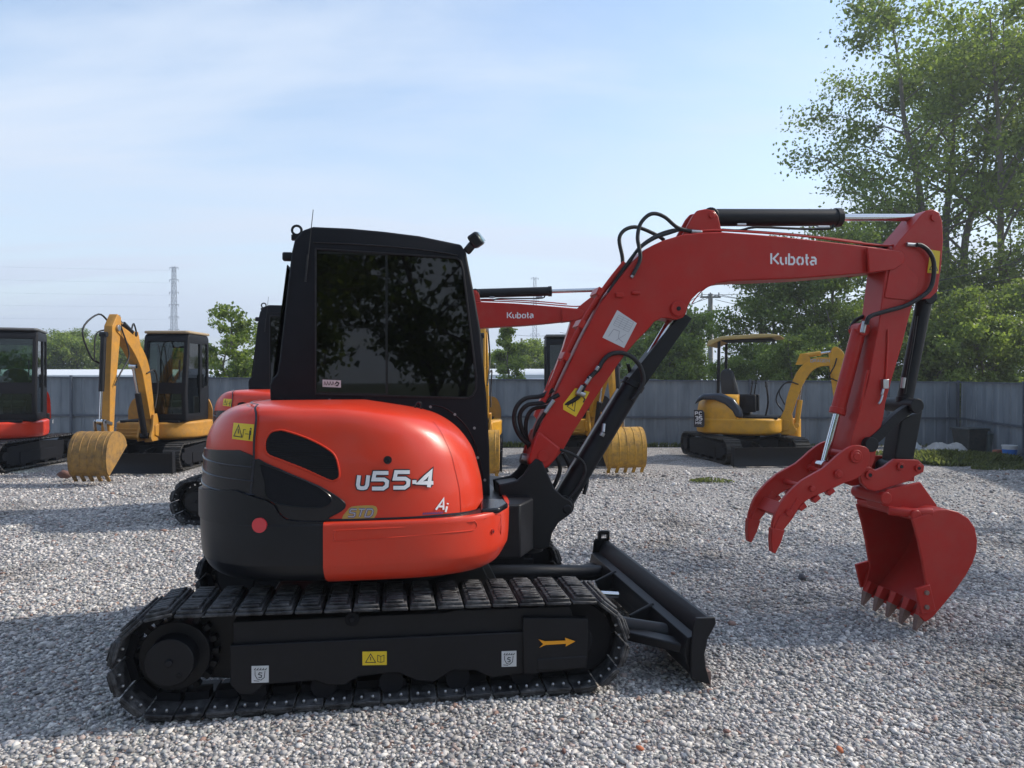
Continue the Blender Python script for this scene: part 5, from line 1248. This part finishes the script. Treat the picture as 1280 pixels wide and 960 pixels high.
# long white sheds behind
shed=mat('shed_white',(0.62,0.64,0.66),.6,0,0,2,.06)
for i,(xa,xb,yy) in enumerate(((-34,-9,38),(-3,4.5,36))):
    x=MB(); x.box(((xa+xb)/2,yy,.9),(xb-xa,5,1.8)); x.build  
    n=10; poly=[(yy-2.8+5.6*k/n,1.55+.55*math.sin(math.pi*k/n)) for k in range(n+1)]
    vs=[(xa,a,c) for a,c in poly]+[(xb,a,c) for a,c in poly]; x.add(vs,[(k,k+1,n+2+k,n+1+k) for k in range(n)]+[tuple(range(n,-1,-1)),tuple(range(n+1,2*n+2))])
    o=x.build('shed',shed); tag(o,('long low white roofed shed beyond the left part of the fence','short low white roofed shed beyond the fence behind the red boom')[i],'shed','low white sheds')

# ================================================================== trees
def leafmat(name, c1, c2, c3):
    m=bpy.data.materials.new(name); m.use_nodes=True; N=m.node_tree.nodes; L=m.node_tree.links; b=N['Principled BSDF']; out=N['Material Output']
    ge=N.new('ShaderNodeNewGeometry'); r=ramp(N,[(0,c1),(.45,c2),(1,c3)],'LINEAR'); L.new(ge.outputs['Random Per Island'],r.inputs[0])
    L.new(r.outputs[0],b.inputs['Base Color']); b.inputs['Roughness'].default_value=.5; b.inputs['Specular IOR Level'].default_value=.35
    t=N.new('ShaderNodeBsdfTranslucent'); mu=N.new('ShaderNodeMix'); mu.data_type='RGBA'; mu.blend_type='MULTIPLY'; mu.inputs['Factor'].default_value=1; mu.inputs['B'].default_value=(1.5,1.6,.7,1); L.new(r.outputs[0],mu.inputs['A']); L.new(mu.outputs['Result'],t.inputs['Color'])
    mx=N.new('ShaderNodeMixShader'); mx.inputs[0].default_value=.50; L.new(b.outputs[0],mx.inputs[1]); L.new(t.outputs[0],mx.inputs[2]); L.new(mx.outputs[0],out.inputs['Surface']); return m
leafA=leafmat('leaf_green',(.08,.12,.035),(.13,.175,.05),(.21,.26,.09))
leafB=leafmat('leaf_light',(.11,.155,.045),(.17,.22,.065),(.25,.30,.10))
leafC=leafmat('leaf_dark',(.09,.13,.04),(.14,.18,.055),(.20,.25,.08))
bark=mat('bark',(0.15,0.13,0.11),.9,0,0,8,.35,.0,bump=.5,bscale=30)
def tree_meshes(seed,h,cr,cb,tr,nlimb,nleaf,ls,lm,shape='round',sig=.38,up=.5,multi=1,density=1.0):
    rd=random.Random(seed); g=np.random.default_rng(seed)
    x=MB(); tips=[]
    for st in range(multi):
        lean=Vector((rd.uniform(-.12,.12),rd.uniform(-.12,.12),1))*(1 if multi==1 else 1)
        if multi>1: lean=Vector((rd.uniform(-.22,.22),rd.uniform(-.22,.22),1))
        base=Vector((rd.uniform(-.3,.3)*(multi>1),rd.uniform(-.3,.3)*(multi>1),-.1)); pts=[]; hh=h*rd.uniform(.85,1.0) if multi>1 else h
        for k in range(9):
            f=k/8; pts.append(base+Vector((lean.x*hh*f+rd.uniform(-.1,.1)*f*hh*.15,lean.y*hh*f+rd.uniform(-.1,.1)*f*hh*.15,hh*.96*f)))
        cur=catmull(pts,3); n=len(cur)
        for i in range(n-1): x.cyl(cur[i],cur[i+1],tr*(1-i/n)**.8+.012,tr*(1-(i+1)/n)**.8+.012,7)
        for q in range(nlimb//multi):
            f=cb+(1-cb)*((q+rd.random())/(nlimb/multi)); i=min(int(f*(n-1)),n-2); p=cur[i]
            if shape=='round': prof=math.sin(math.pi*min(1,(f-cb)/(1-cb)*.82+.16))**.6
            elif shape=='poplar': prof=.55+.45*math.sin(math.pi*(f-cb)/(1-cb))
            else: prof=1-.8*(f-cb)/(1-cb)
            ln=cr*prof*rd.uniform(.7,1.1); a=rd.uniform(0,2*math.pi); d=Vector((math.cos(a),math.sin(a),up*rd.uniform(.5,1.5)))
            L_=[p]; 
            for k in range(1,5): L_.append(p+Vector((d.x*ln*k/4,d.y*ln*k/4,d.z*ln*(k/4)**.8))+Vector((rd.uniform(-1,1),rd.uniform(-1,1),rd.uniform(-1,1)))*ln*.06)
            lr=max(.014,tr*(1-f)*.5+.012)
            for k in range(4): x.cyl(L_[k],L_[k+1],lr*(1-k/5),lr*(1-(k+1)/5),5)
            tips += L_[2:]+[L_[4]]
            for s_ in range(3):
                b0=L_[rd.choice((1,2,3))]; a2=a+rd.uniform(-1.3,1.3); l2=ln*rd.uniform(.25,.5); e=b0+Vector((math.cos(a2)*l2,math.sin(a2)*l2,rd.uniform(-.1,.7)*l2)); x.cyl(b0,e,lr*.45,.008,4); tips += [e,(b0+e)/2,e]
    tm=x.build('t',bark); tmesh=tm.data; bpy.data.objects.remove(tm)
    T_=np.array([tuple(t) for t in tips]); w=g.uniform(.15,1,len(T_))**1.3; w/=w.sum()
    idx=g.choice(len(T_),nleaf,p=w); c=T_[idx]+np.clip(g.normal(0,1,(nleaf,3)),-1.7,1.7)*np.array([sig,sig,sig*.75])*g.uniform(.35,1.0,(len(T_),1))[idx]
    a=g.normal(size=(nleaf,3)); a/=np.linalg.norm(a,axis=1)[:,None]; b_=np.cross(a,g.normal(size=(nleaf,3))); b_/=np.linalg.norm(b_,axis=1)[:,None]
    s=ls*g.uniform(.6,1.25,(nleaf,1)); nn=np.cross(a,b_)*s*.12
    vv=np.stack([c-a*s*.55,c+b_*s*.36+nn,c+a*s*.55,c-b_*s*.36+nn],1)
    me=bpy.data.meshes.new('crown'); me.vertices.add(nleaf*4); me.vertices.foreach_set('co',vv.astype(np.float32).ravel()); me.loops.add(nleaf*4); me.loops.foreach_set('vertex_index',np.arange(nleaf*4,dtype=np.int32)); me.polygons.add(nleaf); me.polygons.foreach_set('loop_start',np.arange(0,nleaf*4,4,dtype=np.int32)); me.polygons.foreach_set('loop_total',np.full(nleaf,4,np.int32)); me.update(calc_edges=True); me.materials.append(lm)
    return tmesh,me
def tree(ms,x,y,rz,s,label,group,name='tree',sz=None):
    root=empty(name,(x,y,0),R(rz)); root.scale=(s,s,sz or s); tag(root,label,'tree',group)
    new_obj('trunk',ms[0],root); new_obj('crown',ms[1],root); return root
def at(px,Y): return (px-CX)/F*Y
big1=tree_meshes(11,16,4.3,.20,.19,60,52000,.14,leafA,'round',.58,.6,3)
big2=tree_meshes(12,15.5,3.2,.16,.15,52,30000,.14,leafB,'poplar',.55,.8,2)
mid1=tree_meshes(21,8,2.3,.16,.12,34,17000,.145,leafA,'poplar',.40,.5,2)
mid2=tree_meshes(22,7,2.6,.12,.12,34,21000,.145,leafC,'round',.42,.4,2)
mid3=tree_meshes(23,6,2.2,.08,.10,30,18000,.17,leafB,'round',.42,.4,3)
young=tree_meshes(31,4.3,.9,.10,.045,30,3200,.13,leafA,'poplar',.16,.35)
conif=tree_meshes(41,5.0,1.3,.10,.06,40,9000,.13,leafB,'cone',.16,.1)
GT='tall trees behind the right fence'
tree(big1,at(1178,32),32,20,1.17,'tallest leafy tree, its open crown rising above the red arm',GT)
tree(big2,at(1272,30.5),30.5,80,1.2,'tall light green tree at the right edge with bare forked upper trunk',GT)
tree(big1,at(1420,36),36,150,1.1,'tall tree cut off by the right edge, behind the light green one',GT)
tree(mid1,at(1022,25.5),25.5,10,.86,'medium tree between the canopy machine and the tall trees, open crown',GT)
tree(mid1,at(965,27),27,200,.76,'medium tree with thin stems just right of the utility pole',GT)
tree(mid2,at(1085,23.6),23.6,30,.62,'dark dense tree behind the upper arm of the yellow canopy machine',GT)
tree(mid2,at(1200,23.5),23.5,120,.66,'dark bushy tree right behind the fence corner',GT)
tree(mid2,at(1295,23.0),23.0,250,.75,'dark bushy tree behind the fence at the right edge',GT)
tree(mid3,at(1150,22.8),22.8,0,.66,'light green bushy tree just behind the fence right of the red arm',GT)
tree(mid3,at(1235,22),22,100,.62,'low light green tree hanging over the fence behind the bins',GT)
tree(mid3,at(995,23.5),23.5,190,.52,'low light bush behind the fence under the yellow boom',GT)
tree(mid3,at(925,25),25,60,.42,'low bush behind the fence beside the canopy posts',GT)
GM='trees behind the middle of the fence'
tree(mid3,at(838,33),33,0,.86,'dense rounded tree seen under the bend of the red boom',GM)
tree(mid3,at(800,36),36,140,.66,'smaller rounded tree left of the dense one under the boom',GM)
tree(mid1,at(852,38),38,90,.60,'pale narrow tree between the dense tree and the utility pole',GM)
tree(conif,at(637,31),31,0,.82,'young tree with level branches beside the dark cab',GM)
tree(mid3,at(664,46),46,30,.72,'light bushy tree below the second pylon',GM)
tree(mid3,at(628,48),48,80,.62,'pale low tree behind the young level-branched tree',GM)
tree(mid3,at(705,48),48,200,.66,'low tree behind the grey framed cab',GM)
tree(mid1,at(760,44),44,20,.55,'tree mostly hidden by the red boom and its cylinder',GM)
GL='young trees behind the left fence'
tree(young,at(310,21.5),21.5,0,.90,'slender young tree touching the rear dark cab',GL,'young_tree')
tree(young,at(276,22.5),22.5,90,.80,'small sparse young tree beside the amber machine cab',GL,'young_tree')
tree(young,at(328,23),23,200,.86,'young tree partly behind the rear dark cab',GL,'young_tree')
GF='distant trees beyond the left fence'
lab=['bright tree just right of the left cab','pale tree second from the left cab','tall bright tree left of the amber boom','tree behind the amber arm','tree seen under the amber boom','tree right of the amber boom cylinder','tree behind the amber machine cab','tree seen through the amber cab windows','low hazy tree between the amber cab and young trees','low hazy tree behind the slender young tree','low tree behind the rear dark cab','tree seen through the left cab door','tree seen through the left cab window','outermost tree behind the left cab']
for i,(px,Y,s,q) in enumerate(((64,52,.86,0),(84,55,.92,1),(104,52,.80,0),(128,56,.88,1),(150,54,.84,0),(172,58,.86,1),(200,56,.84,0),(228,60,.86,1),(262,85,.72,0),(300,88,.74,1),(340,80,.75,0),(44,54,.84,1),(22,56,.9,0),(2,53,.88,1))):
    tree((mid3,mid1)[q],at(px,Y),Y,i*53,s*(1.0 if q==0 else .74),'distant '+lab[i],GF)
GB='trees behind the camera'
backt=tree_meshes(51,8.5,2.7,.16,.13,40,8500,.20,leafA,'round',.42,.5,2)
for i,(x_,y_,s) in enumerate(((-9.5,-10,1.0),(-5.2,-11.5,.95),(-1.2,-10,1.05),(3.4,-11.5,1.0),(8,-10,1.0))):
    tree(backt,x_,y_,i*67,s,('leafy tree behind the camera, farthest from the bucket side','leafy tree behind the camera, second in its row','leafy tree behind the camera, middle of its row','leafy tree behind the camera, fourth in its row','leafy tree behind the camera on the bucket side')[i],GB)
sidet=tree_meshes(52,9.2,2.5,.22,.12,34,3000,.20,leafA,'poplar',.40,.6,2)
for i,(x_,y_,s) in enumerate(((12.8,6.9,1.0),)):
    tree(sidet,x_,y_,i*97+20,s,('open crowned tree outside the side fence, shading the bucket','open crowned tree outside the side fence, shading the yard behind the bucket','open crowned tree outside the side fence, shading the near gravel')[i],'trees beyond the side fence')
# ================================================================== poles, pylons, wires
wood=mat('pole_concrete',(0.22,0.21,0.20),.8,0,0,6,.15)
wire_m=mat('wire',(0.05,0.05,0.055),.6); pyl_m=mat('hazed_pylon_steel',(0.28,0.31,0.36),.6,0.2,0,3,.1)  # pylon grey is made pale: distance haze is put into its colour
x=MB(); px_=at(888,44); x.cyl((0,0,-.2),(0,0,6.65),.17,.13,12); x.bar((-.6,0,6.45),(.6,0,6.45),.1,.12,(0,0,1))
for a in (-.5,0,.5): x.cyl((a,0,6.5),(a,0,6.72),.04,n=8)
o=x.build('utility_pole',wood); o.location=(px_,44,0); tag(o,'concrete utility pole with a crossarm seen under the red boom','utility pole','poles')
x=MB(); x.cyl((0,0,-.2),(0,0,5.0),.11,.09,10); x.bar((0,0,4.3),(.7,0,4.3),.06,.08,(0,0,1)); o=x.build('utility_pole',wood); o.location=(at(652,62),62,0); tag(o,'thin dark pole with one short arm below the second pylon','utility pole','poles')
P0_=Vector((px_,44,6.6)); k=0
for a,(tx,ty,tz) in enumerate(((at(700,70),70,6.0),(at(720,80),80,6.5),(at(640,90),90,7.0))):
    q=Vector((tx,ty,tz)); s_=P0_+Vector(((-.5,0,.5)[a],0,0)); x=MB(); pts=[s_.lerp(q,t/8)-Vector((0,0,1.0*4*(t/8)*(1-t/8))) for t in range(9)]; x.tube(pts,.018,5,2); o=x.build('power_line',wire_m); tag(o,('upper','middle','lower')[a]+' wire running left from the crossarm of the utility pole','wire','wires on the utility pole')
for a,(tx,ty,tz) in enumerate(((17.5,18,8.2),(17.5,17,6.2),(17.5,16,5.6),(17.5,16,5.0))):
    q=Vector((tx,ty,tz)); s_=P0_+Vector(((-.5,0,.5,.3)[a],0,-(a==3)*.3)); x=MB(); pts=[s_.lerp(q,t/10)-Vector((0,0,1.3*4*(t/10)*(1-t/10))) for t in range(11)]; x.tube(pts,.016,5,2); o=x.build('power_line',wire_m); tag(o,('highest','second','third','lowest')[a]+' wire running right from the utility pole through the tall trees','wire','wires on the utility pole')
def pylon(px,Y,H,label):
    root=MB(); w0,w1=2.0,.9
    C4=[(-1,-1),(1,-1),(1,1),(-1,1)]
    def w(z): return w0+(w1-w0)*z/H
    for a,b_ in C4: root.cyl((a*w(0)/2,b_*w(0)/2,0),(a*w(H)/2,b_*w(H)/2,H),.11,.09,5)
    n=16
    for i in range(n):
        z0,z1=H*i/n,H*(i+1)/n
        for j in range(4):
            a,b_=C4[j];c,d=C4[(j+1)%4]
            root.cyl((a*w(z0)/2,b_*w(z0)/2,z0),(c*w(z1)/2,d*w(z1)/2,z1),.055,n=4); root.cyl((c*w(z0)/2,d*w(z0)/2,z0),(a*w(z1)/2,b_*w(z1)/2,z1),.055,n=4); root.cyl((a*w(z0)/2,b_*w(z0)/2,z0),(c*w(z0)/2,d*w(z0)/2,z0),.05,n=4)
    for k in range(6):
        z=H*(.99-.105*k); L_=w(z)/2+.9
        for s in (-1,1): root.bar((0,0,z),(s*L_,0,z+.1),.10,.12,(0,0,1)); root.bar((0,0,z-.7),(s*L_,0,z),.07,.07,(0,0,1)); root.cyl((s*L_,0,z),(s*L_,0,z-.7),.09,n=5)
    o=root.build('pylon',pyl_m,smooth=0); o.location=(at(px,Y),Y,0); tag(o,label,'pylon','steel lattice pylons'); return o
pylon(217.5,240,38,'steel lattice pylon standing against the sky above the amber cab'); pylon(668.5,280,40,'steel lattice pylon rising behind the second red boom')
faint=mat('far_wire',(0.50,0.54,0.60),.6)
for i,z in enumerate((36.6,32.6,28.6,24.8,20.8,16.8)):
    x=MB(); pts=[Vector((at(217.5,240)-t*26,240-t*6,z+.4*((t-3)**2/9-1)*1.4)) for t in range(7)]; x.tube(pts,.022,4,2); o=x.build('power_line',faint); tag(o,('topmost','second','third','fourth','fifth','lowest')[i]+' long faint wire running left from the pylon above the amber cab','wire','wires on the left pylon')

# ================================================================== things by the corner
def place(o,px,py,rz=0):
    Y=HC*F/(py-HY); o.location=(at(px,Y),Y,0); o.rotation_euler=(0,0,R(rz)); return o
binm=mat('bin_plastic',(0.012,0.018,0.022),.45,0,0,6,.3,.15); bin2=mat('bin_green_grey',(0.05,0.08,0.085),.5,0,0,6,.3,.15)
def bin_(px,py,w,h,m,label,rz):
    root=empty('waste_bin'); place(root,px,py,rz); tag(root,label,'bin','plastic bins')
    x=MB(); a,b_=w*.42,w*.5; x.add([(-a,-a,0),(a,-a,0),(a,a,0),(-a,a,0),(-b_,-b_,h),(b_,-b_,h),(b_,b_,h),(-b_,b_,h)],[(3,2,1,0),(0,1,5,4),(1,2,6,5),(2,3,7,6),(3,0,4,7),(4,5,6,7)]); x.build('tub',m,root,bevel=.03)
    x=MB(); x.box((0,0,h+.005),(w*1.08,w*1.08,.05)); x.build('rim',m,root,bevel=.012)
    x=MB(); x.bar((-w*.12,-w*.5,h*.62),(w*.12,-w*.5,h*.62),.02,.03); x.build('handle',m,root)
bin_(1212,565,.50,.50,binm,'black square plastic bin in the fence corner',12); bin_(1237,565,.42,.40,bin2,'lower grey-green bin right of the black bin',10)
root=empty('paint_bucket'); place(root,1262,574); tag(root,'white plastic bucket with a blue label in front of the side fence','bucket')
x=MB(); x.cyl((0,0,0),(0,0,.27),.115,.135,28); x.build('tub',sticker_w,root); x=MB(); x.cyl((0,0,.07),(0,0,.20),.1225,.1325,28); x.build('blue_label',mat('label_blue',(0.03,0.16,0.50),.4),root); x=MB(); x.cyl((0,0,.255),(0,0,.28),.142,.142,28); x.build('rim',sticker_w,root)
for i,(dx,z,rz) in enumerate(((0,0.03,8),(.19,.03,-5),(.08,.095,14))):
    x=MB(); x.box((0,0,0),(.20,.10,.06)); o=x.build('brick',brk,bevel=.006); place(o,1243,571,rz); o.location.x+=dx; o.location.z=z+.02; tag(o,('red brick lying left beside the blue labelled bucket','red brick nearest the blue labelled bucket','red brick on top of the two others')[i],'brick','bricks by the bucket')
# tarpaulin heap
tarp=mat('tarp_grey',(0.40,0.39,0.37),.6,0,0,8,.2,.3); tarpb=mat('tarp_blue',(0.16,0.22,0.32),.6,0,0,8,.2,.2)
def heap(name,px,py,w,d,h,seed,m,label,cat):
    rd=random.Random(seed); x=MB(); n=22; vs=[]; fs=[]
    ph_=[rd.uniform(0,6) for _ in range(6)]
    for i in range(n+1):
        for j in range(n+1):
            u=i/n*2-1; v=j/n*2-1; rr=max(0,1-(u*u+v*v)**.9); z=h*rr**.6*(.62+.38*math.sin(u*5+ph_[0])*math.cos(v*4+ph_[1])+.22*math.sin(u*11+v*9+ph_[2]))
            e=1+.12*math.sin(6*math.atan2(v,u)+ph_[3]); vs.append((u*w/2*e,v*d/2*e,max(z,0)+.012))
    for i in range(n):
        for j in range(n): fs.append((i*(n+1)+j,(i+1)*(n+1)+j,(i+1)*(n+1)+j+1,i*(n+1)+j+1))
    x.add(vs,fs); o=x.build(name,m,smooth=30); md=o.modifiers.new('s','SOLIDIFY'); md.thickness=.008; place(o,px,py); tag(o,label,cat); return o
heap('tarpaulin',1182,567,.85,.7,.26,3,tarp,'crumpled pale grey tarpaulin heap on the ground before the fence','tarpaulin')
heap('tarpaulin',1163,569,.75,.5,.13,5,tarpb,'flat bluish sheet spread under the pale tarpaulin','tarpaulin')
heap('sack',1138,561,.42,.34,.24,8,mat('sack_white',(0.5,0.52,0.53),.7,0,0,8,.1,.1),'small white sack standing by the fence behind the arm','sack')
x=MB(); x.cyl((0,0,0),(-.12,.28,.95),.014,n=8); x.cyl((-.12,.28,.92),(-.125,.30,1.0),.05,.035,n=12); o=x.build('broom',mat('broom_stick',(0.45,0.42,0.38),.6)); place(o,1254,563); o.location.z=.05; tag(o,'thin stick with a dark head leaning on the side fence','broom')
# weeds
grs=leafmat('weed_leaf',(.06,.075,.035),(.10,.12,.06),(.17,.18,.10))
def weeds(name,cx,cy,rx,ry,n,hh,label,seed):
    g=np.random.default_rng(seed); a=g.uniform(0,2*math.pi,n); r_=np.sqrt(g.uniform(0,1,n))*(1+.25*np.sin(3*a+seed)); X=cx+np.cos(a)*r_*rx; Y=cy+np.sin(a)*r_*ry
    k=np.sin(X*5+seed)*np.cos(Y*4)+g.normal(0,.5,n)>-.5; X=X[k];Y=Y[k]; n=len(X); d=g.uniform(0,2*math.pi,n); h_=hh*g.uniform(.3,1.2,n)*(1-.4*r_[k]); w=g.uniform(.008,.022,n); ln=g.uniform(.2,1.1,n)*h_
    z0=np.zeros(n)-.01; dx=np.cos(d);dy=np.sin(d)
    v=np.stack([np.stack([X-dy*w,Y+dx*w,z0],-1),np.stack([X+dy*w,Y-dx*w,z0],-1),np.stack([X+dx*ln*.5+dy*w,Y+dy*ln*.5-dx*w,h_*.7],-1),np.stack([X+dx*ln,Y+dy*ln,h_],-1),np.stack([X+dx*ln*.5-dy*w,Y+dy*ln*.5+dx*w,h_*.7],-1)],1)
    me=bpy.data.meshes.new(name); me.vertices.add(n*5); me.vertices.foreach_set('co',v.astype(np.float32).ravel()); me.loops.add(n*5); me.loops.foreach_set('vertex_index',np.arange(n*5,dtype=np.int32)); me.polygons.add(n); me.polygons.foreach_set('loop_start',np.arange(0,n*5,5,dtype=np.int32)); me.polygons.foreach_set('loop_total',np.full(n,5,np.int32)); me.update(calc_edges=True); me.materials.append(grs)
    o=new_obj(name,me); o['kind']='stuff'; o['label']=label
weeds('grass',at(1190,14.6),14.6,1.15,.75,6000,.22,'weeds growing on the gravel before the fence corner',1)
weeds('grass',at(1270,13.6),13.6,1.0,.5,3000,.10,'thin weeds at the right edge of the yard',2)
weeds('grass',at(890,11.8),11.8,.30,.25,500,.035,'flat grass patch on the gravel before the canopy machine',4)
weeds('grass',-1.5,17.72,9.5,.16,5200,.13,'thin line of weeds along the foot of the back fence',7)
weeds('grass',at(1120,15.6),15.6,.6,.4,1500,.12,'weeds behind the red bucket',5)

# ================================================================== sky and sun
EL=36.0; AZ=12.0      # sun height; direction measured from +X towards +Y
w=bpy.data.worlds.new('World'); SC.world=w; w.use_nodes=True; N=w.node_tree.nodes; L=w.node_tree.links; bg=N['Background']
sky=N.new('ShaderNodeTexSky'); sky.sky_type='NISHITA'; sky.sun_disc=False; sky.sun_elevation=R(EL); sky.sun_rotation=R(90-AZ); sky.air_density=1.15; sky.dust_density=.8; sky.ozone_density=1.5
tc=N.new('ShaderNodeTexCoord'); sp=N.new('ShaderNodeSeparateXYZ'); L.new(tc.outputs['Generated'],sp.inputs[0])
zz=N.new('ShaderNodeMath'); zz.operation='ADD'; zz.inputs[1].default_value=.16; L.new(sp.outputs['Z'],zz.inputs[0]); zm=N.new('ShaderNodeMath'); zm.operation='MAXIMUM'; zm.inputs[1].default_value=.05; L.new(zz.outputs[0],zm.inputs[0])
dv=[]
for a in ('X','Y'):
    q=N.new('ShaderNodeMath'); q.operation='DIVIDE'; L.new(sp.outputs[a],q.inputs[0]); L.new(zm.outputs[0],q.inputs[1]); dv.append(q)
cb=N.new('ShaderNodeCombineXYZ'); L.new(dv[0].outputs[0],cb.inputs[0]); L.new(dv[1].outputs[0],cb.inputs[1])
mp_=N.new('ShaderNodeMapping'); mp_.inputs['Rotation'].default_value=(0,0,R(-14)); mp_.inputs['Scale'].default_value=(.45,1.25,1); mp_.inputs['Location'].default_value=(3.1,1.7,0); L.new(cb.outputs[0],mp_.inputs[0])
no=N.new('ShaderNodeTexNoise'); no.inputs['Scale'].default_value=1.1; no.inputs['Detail'].default_value=10; no.inputs['Roughness'].default_value=.56; no.inputs['Distortion'].default_value=.5; L.new(mp_.outputs[0],no.inputs['Vector'])
mr=N.new('ShaderNodeMapRange'); mr.interpolation_type='SMOOTHSTEP'; mr.inputs['From Min'].default_value=.38; mr.inputs['From Max'].default_value=.72; mr.inputs['To Min'].default_value=.06; mr.inputs['To Max'].default_value=.88; L.new(no.outputs['Fac'],mr.inputs['Value'])
# more veil towards the horizon
hz_=N.new('ShaderNodeMapRange'); hz_.inputs['From Min'].default_value=.0; hz_.inputs['From Max'].default_value=.38; hz_.inputs['To Min'].default_value=.8; hz_.inputs['To Max'].default_value=0; L.new(sp.outputs['Z'],hz_.inputs['Value'])
mxm=N.new('ShaderNodeMath'); mxm.operation='ADD'; mxm.use_clamp=True; L.new(mr.outputs[0],mxm.inputs[0]); L.new(hz_.outputs[0],mxm.inputs[1])
mx=N.new('ShaderNodeMix'); mx.data_type='RGBA'; L.new(mxm.outputs[0],mx.inputs['Factor']); L.new(sky.outputs[0],mx.inputs['A']); mx.inputs['B'].default_value=(3.2,3.7,4.45,1)
L.new(mx.outputs['Result'],bg.inputs['Color']); bg.inputs['Strength'].default_value=.125
sl=bpy.data.lights.new('sun','SUN'); sl.energy=2.5; sl.angle=R(1.6); sl.color=(1,.93,.82); so=new_obj('sun',sl)
dvec=Vector((math.cos(R(EL))*math.cos(R(AZ)),math.cos(R(EL))*math.sin(R(AZ)),math.sin(R(EL)))); so.rotation_euler=dvec.to_track_quat('Z','Y').to_euler()
SC.view_settings.view_transform='Standard'; SC.view_settings.look='None'; SC.view_settings.exposure=0.93; SC.view_settings.gamma=1.0

# ------------------------------------------------------------------ the air of the yard
hm=bpy.data.materials.new('haze_air'); hm.use_nodes=True; _n=hm.node_tree.nodes; _n.remove(_n['Principled BSDF'])
pv=_n.new('ShaderNodeVolumePrincipled'); pv.inputs['Color'].default_value=(.88,.93,1,1); pv.inputs['Density'].default_value=.0013; pv.inputs['Anisotropy'].default_value=.3
hm.node_tree.links.new(pv.outputs[0],_n['Material Output'].inputs['Volume'])
x=MB(); x.box((0,300,24.5),(1240,1240,52)); o=x.build('haze',hm,smooth=0); o['kind']='stuff'; o['label']='thin pale haze in the air over the yard'
cam = bpy.data.cameras.new('Camera'); co = bpy.data.objects.new('Camera', cam); COL.objects.link(co)
cam.sensor_width = 36; cam.lens = F/1280*36; co.location = (0,0,HC); co.rotation_euler = (R(90),0,0)
cam.shift_y = -(480-HY)/1280; cam.clip_start = 0.05; cam.clip_end = 3000
SC.camera = co
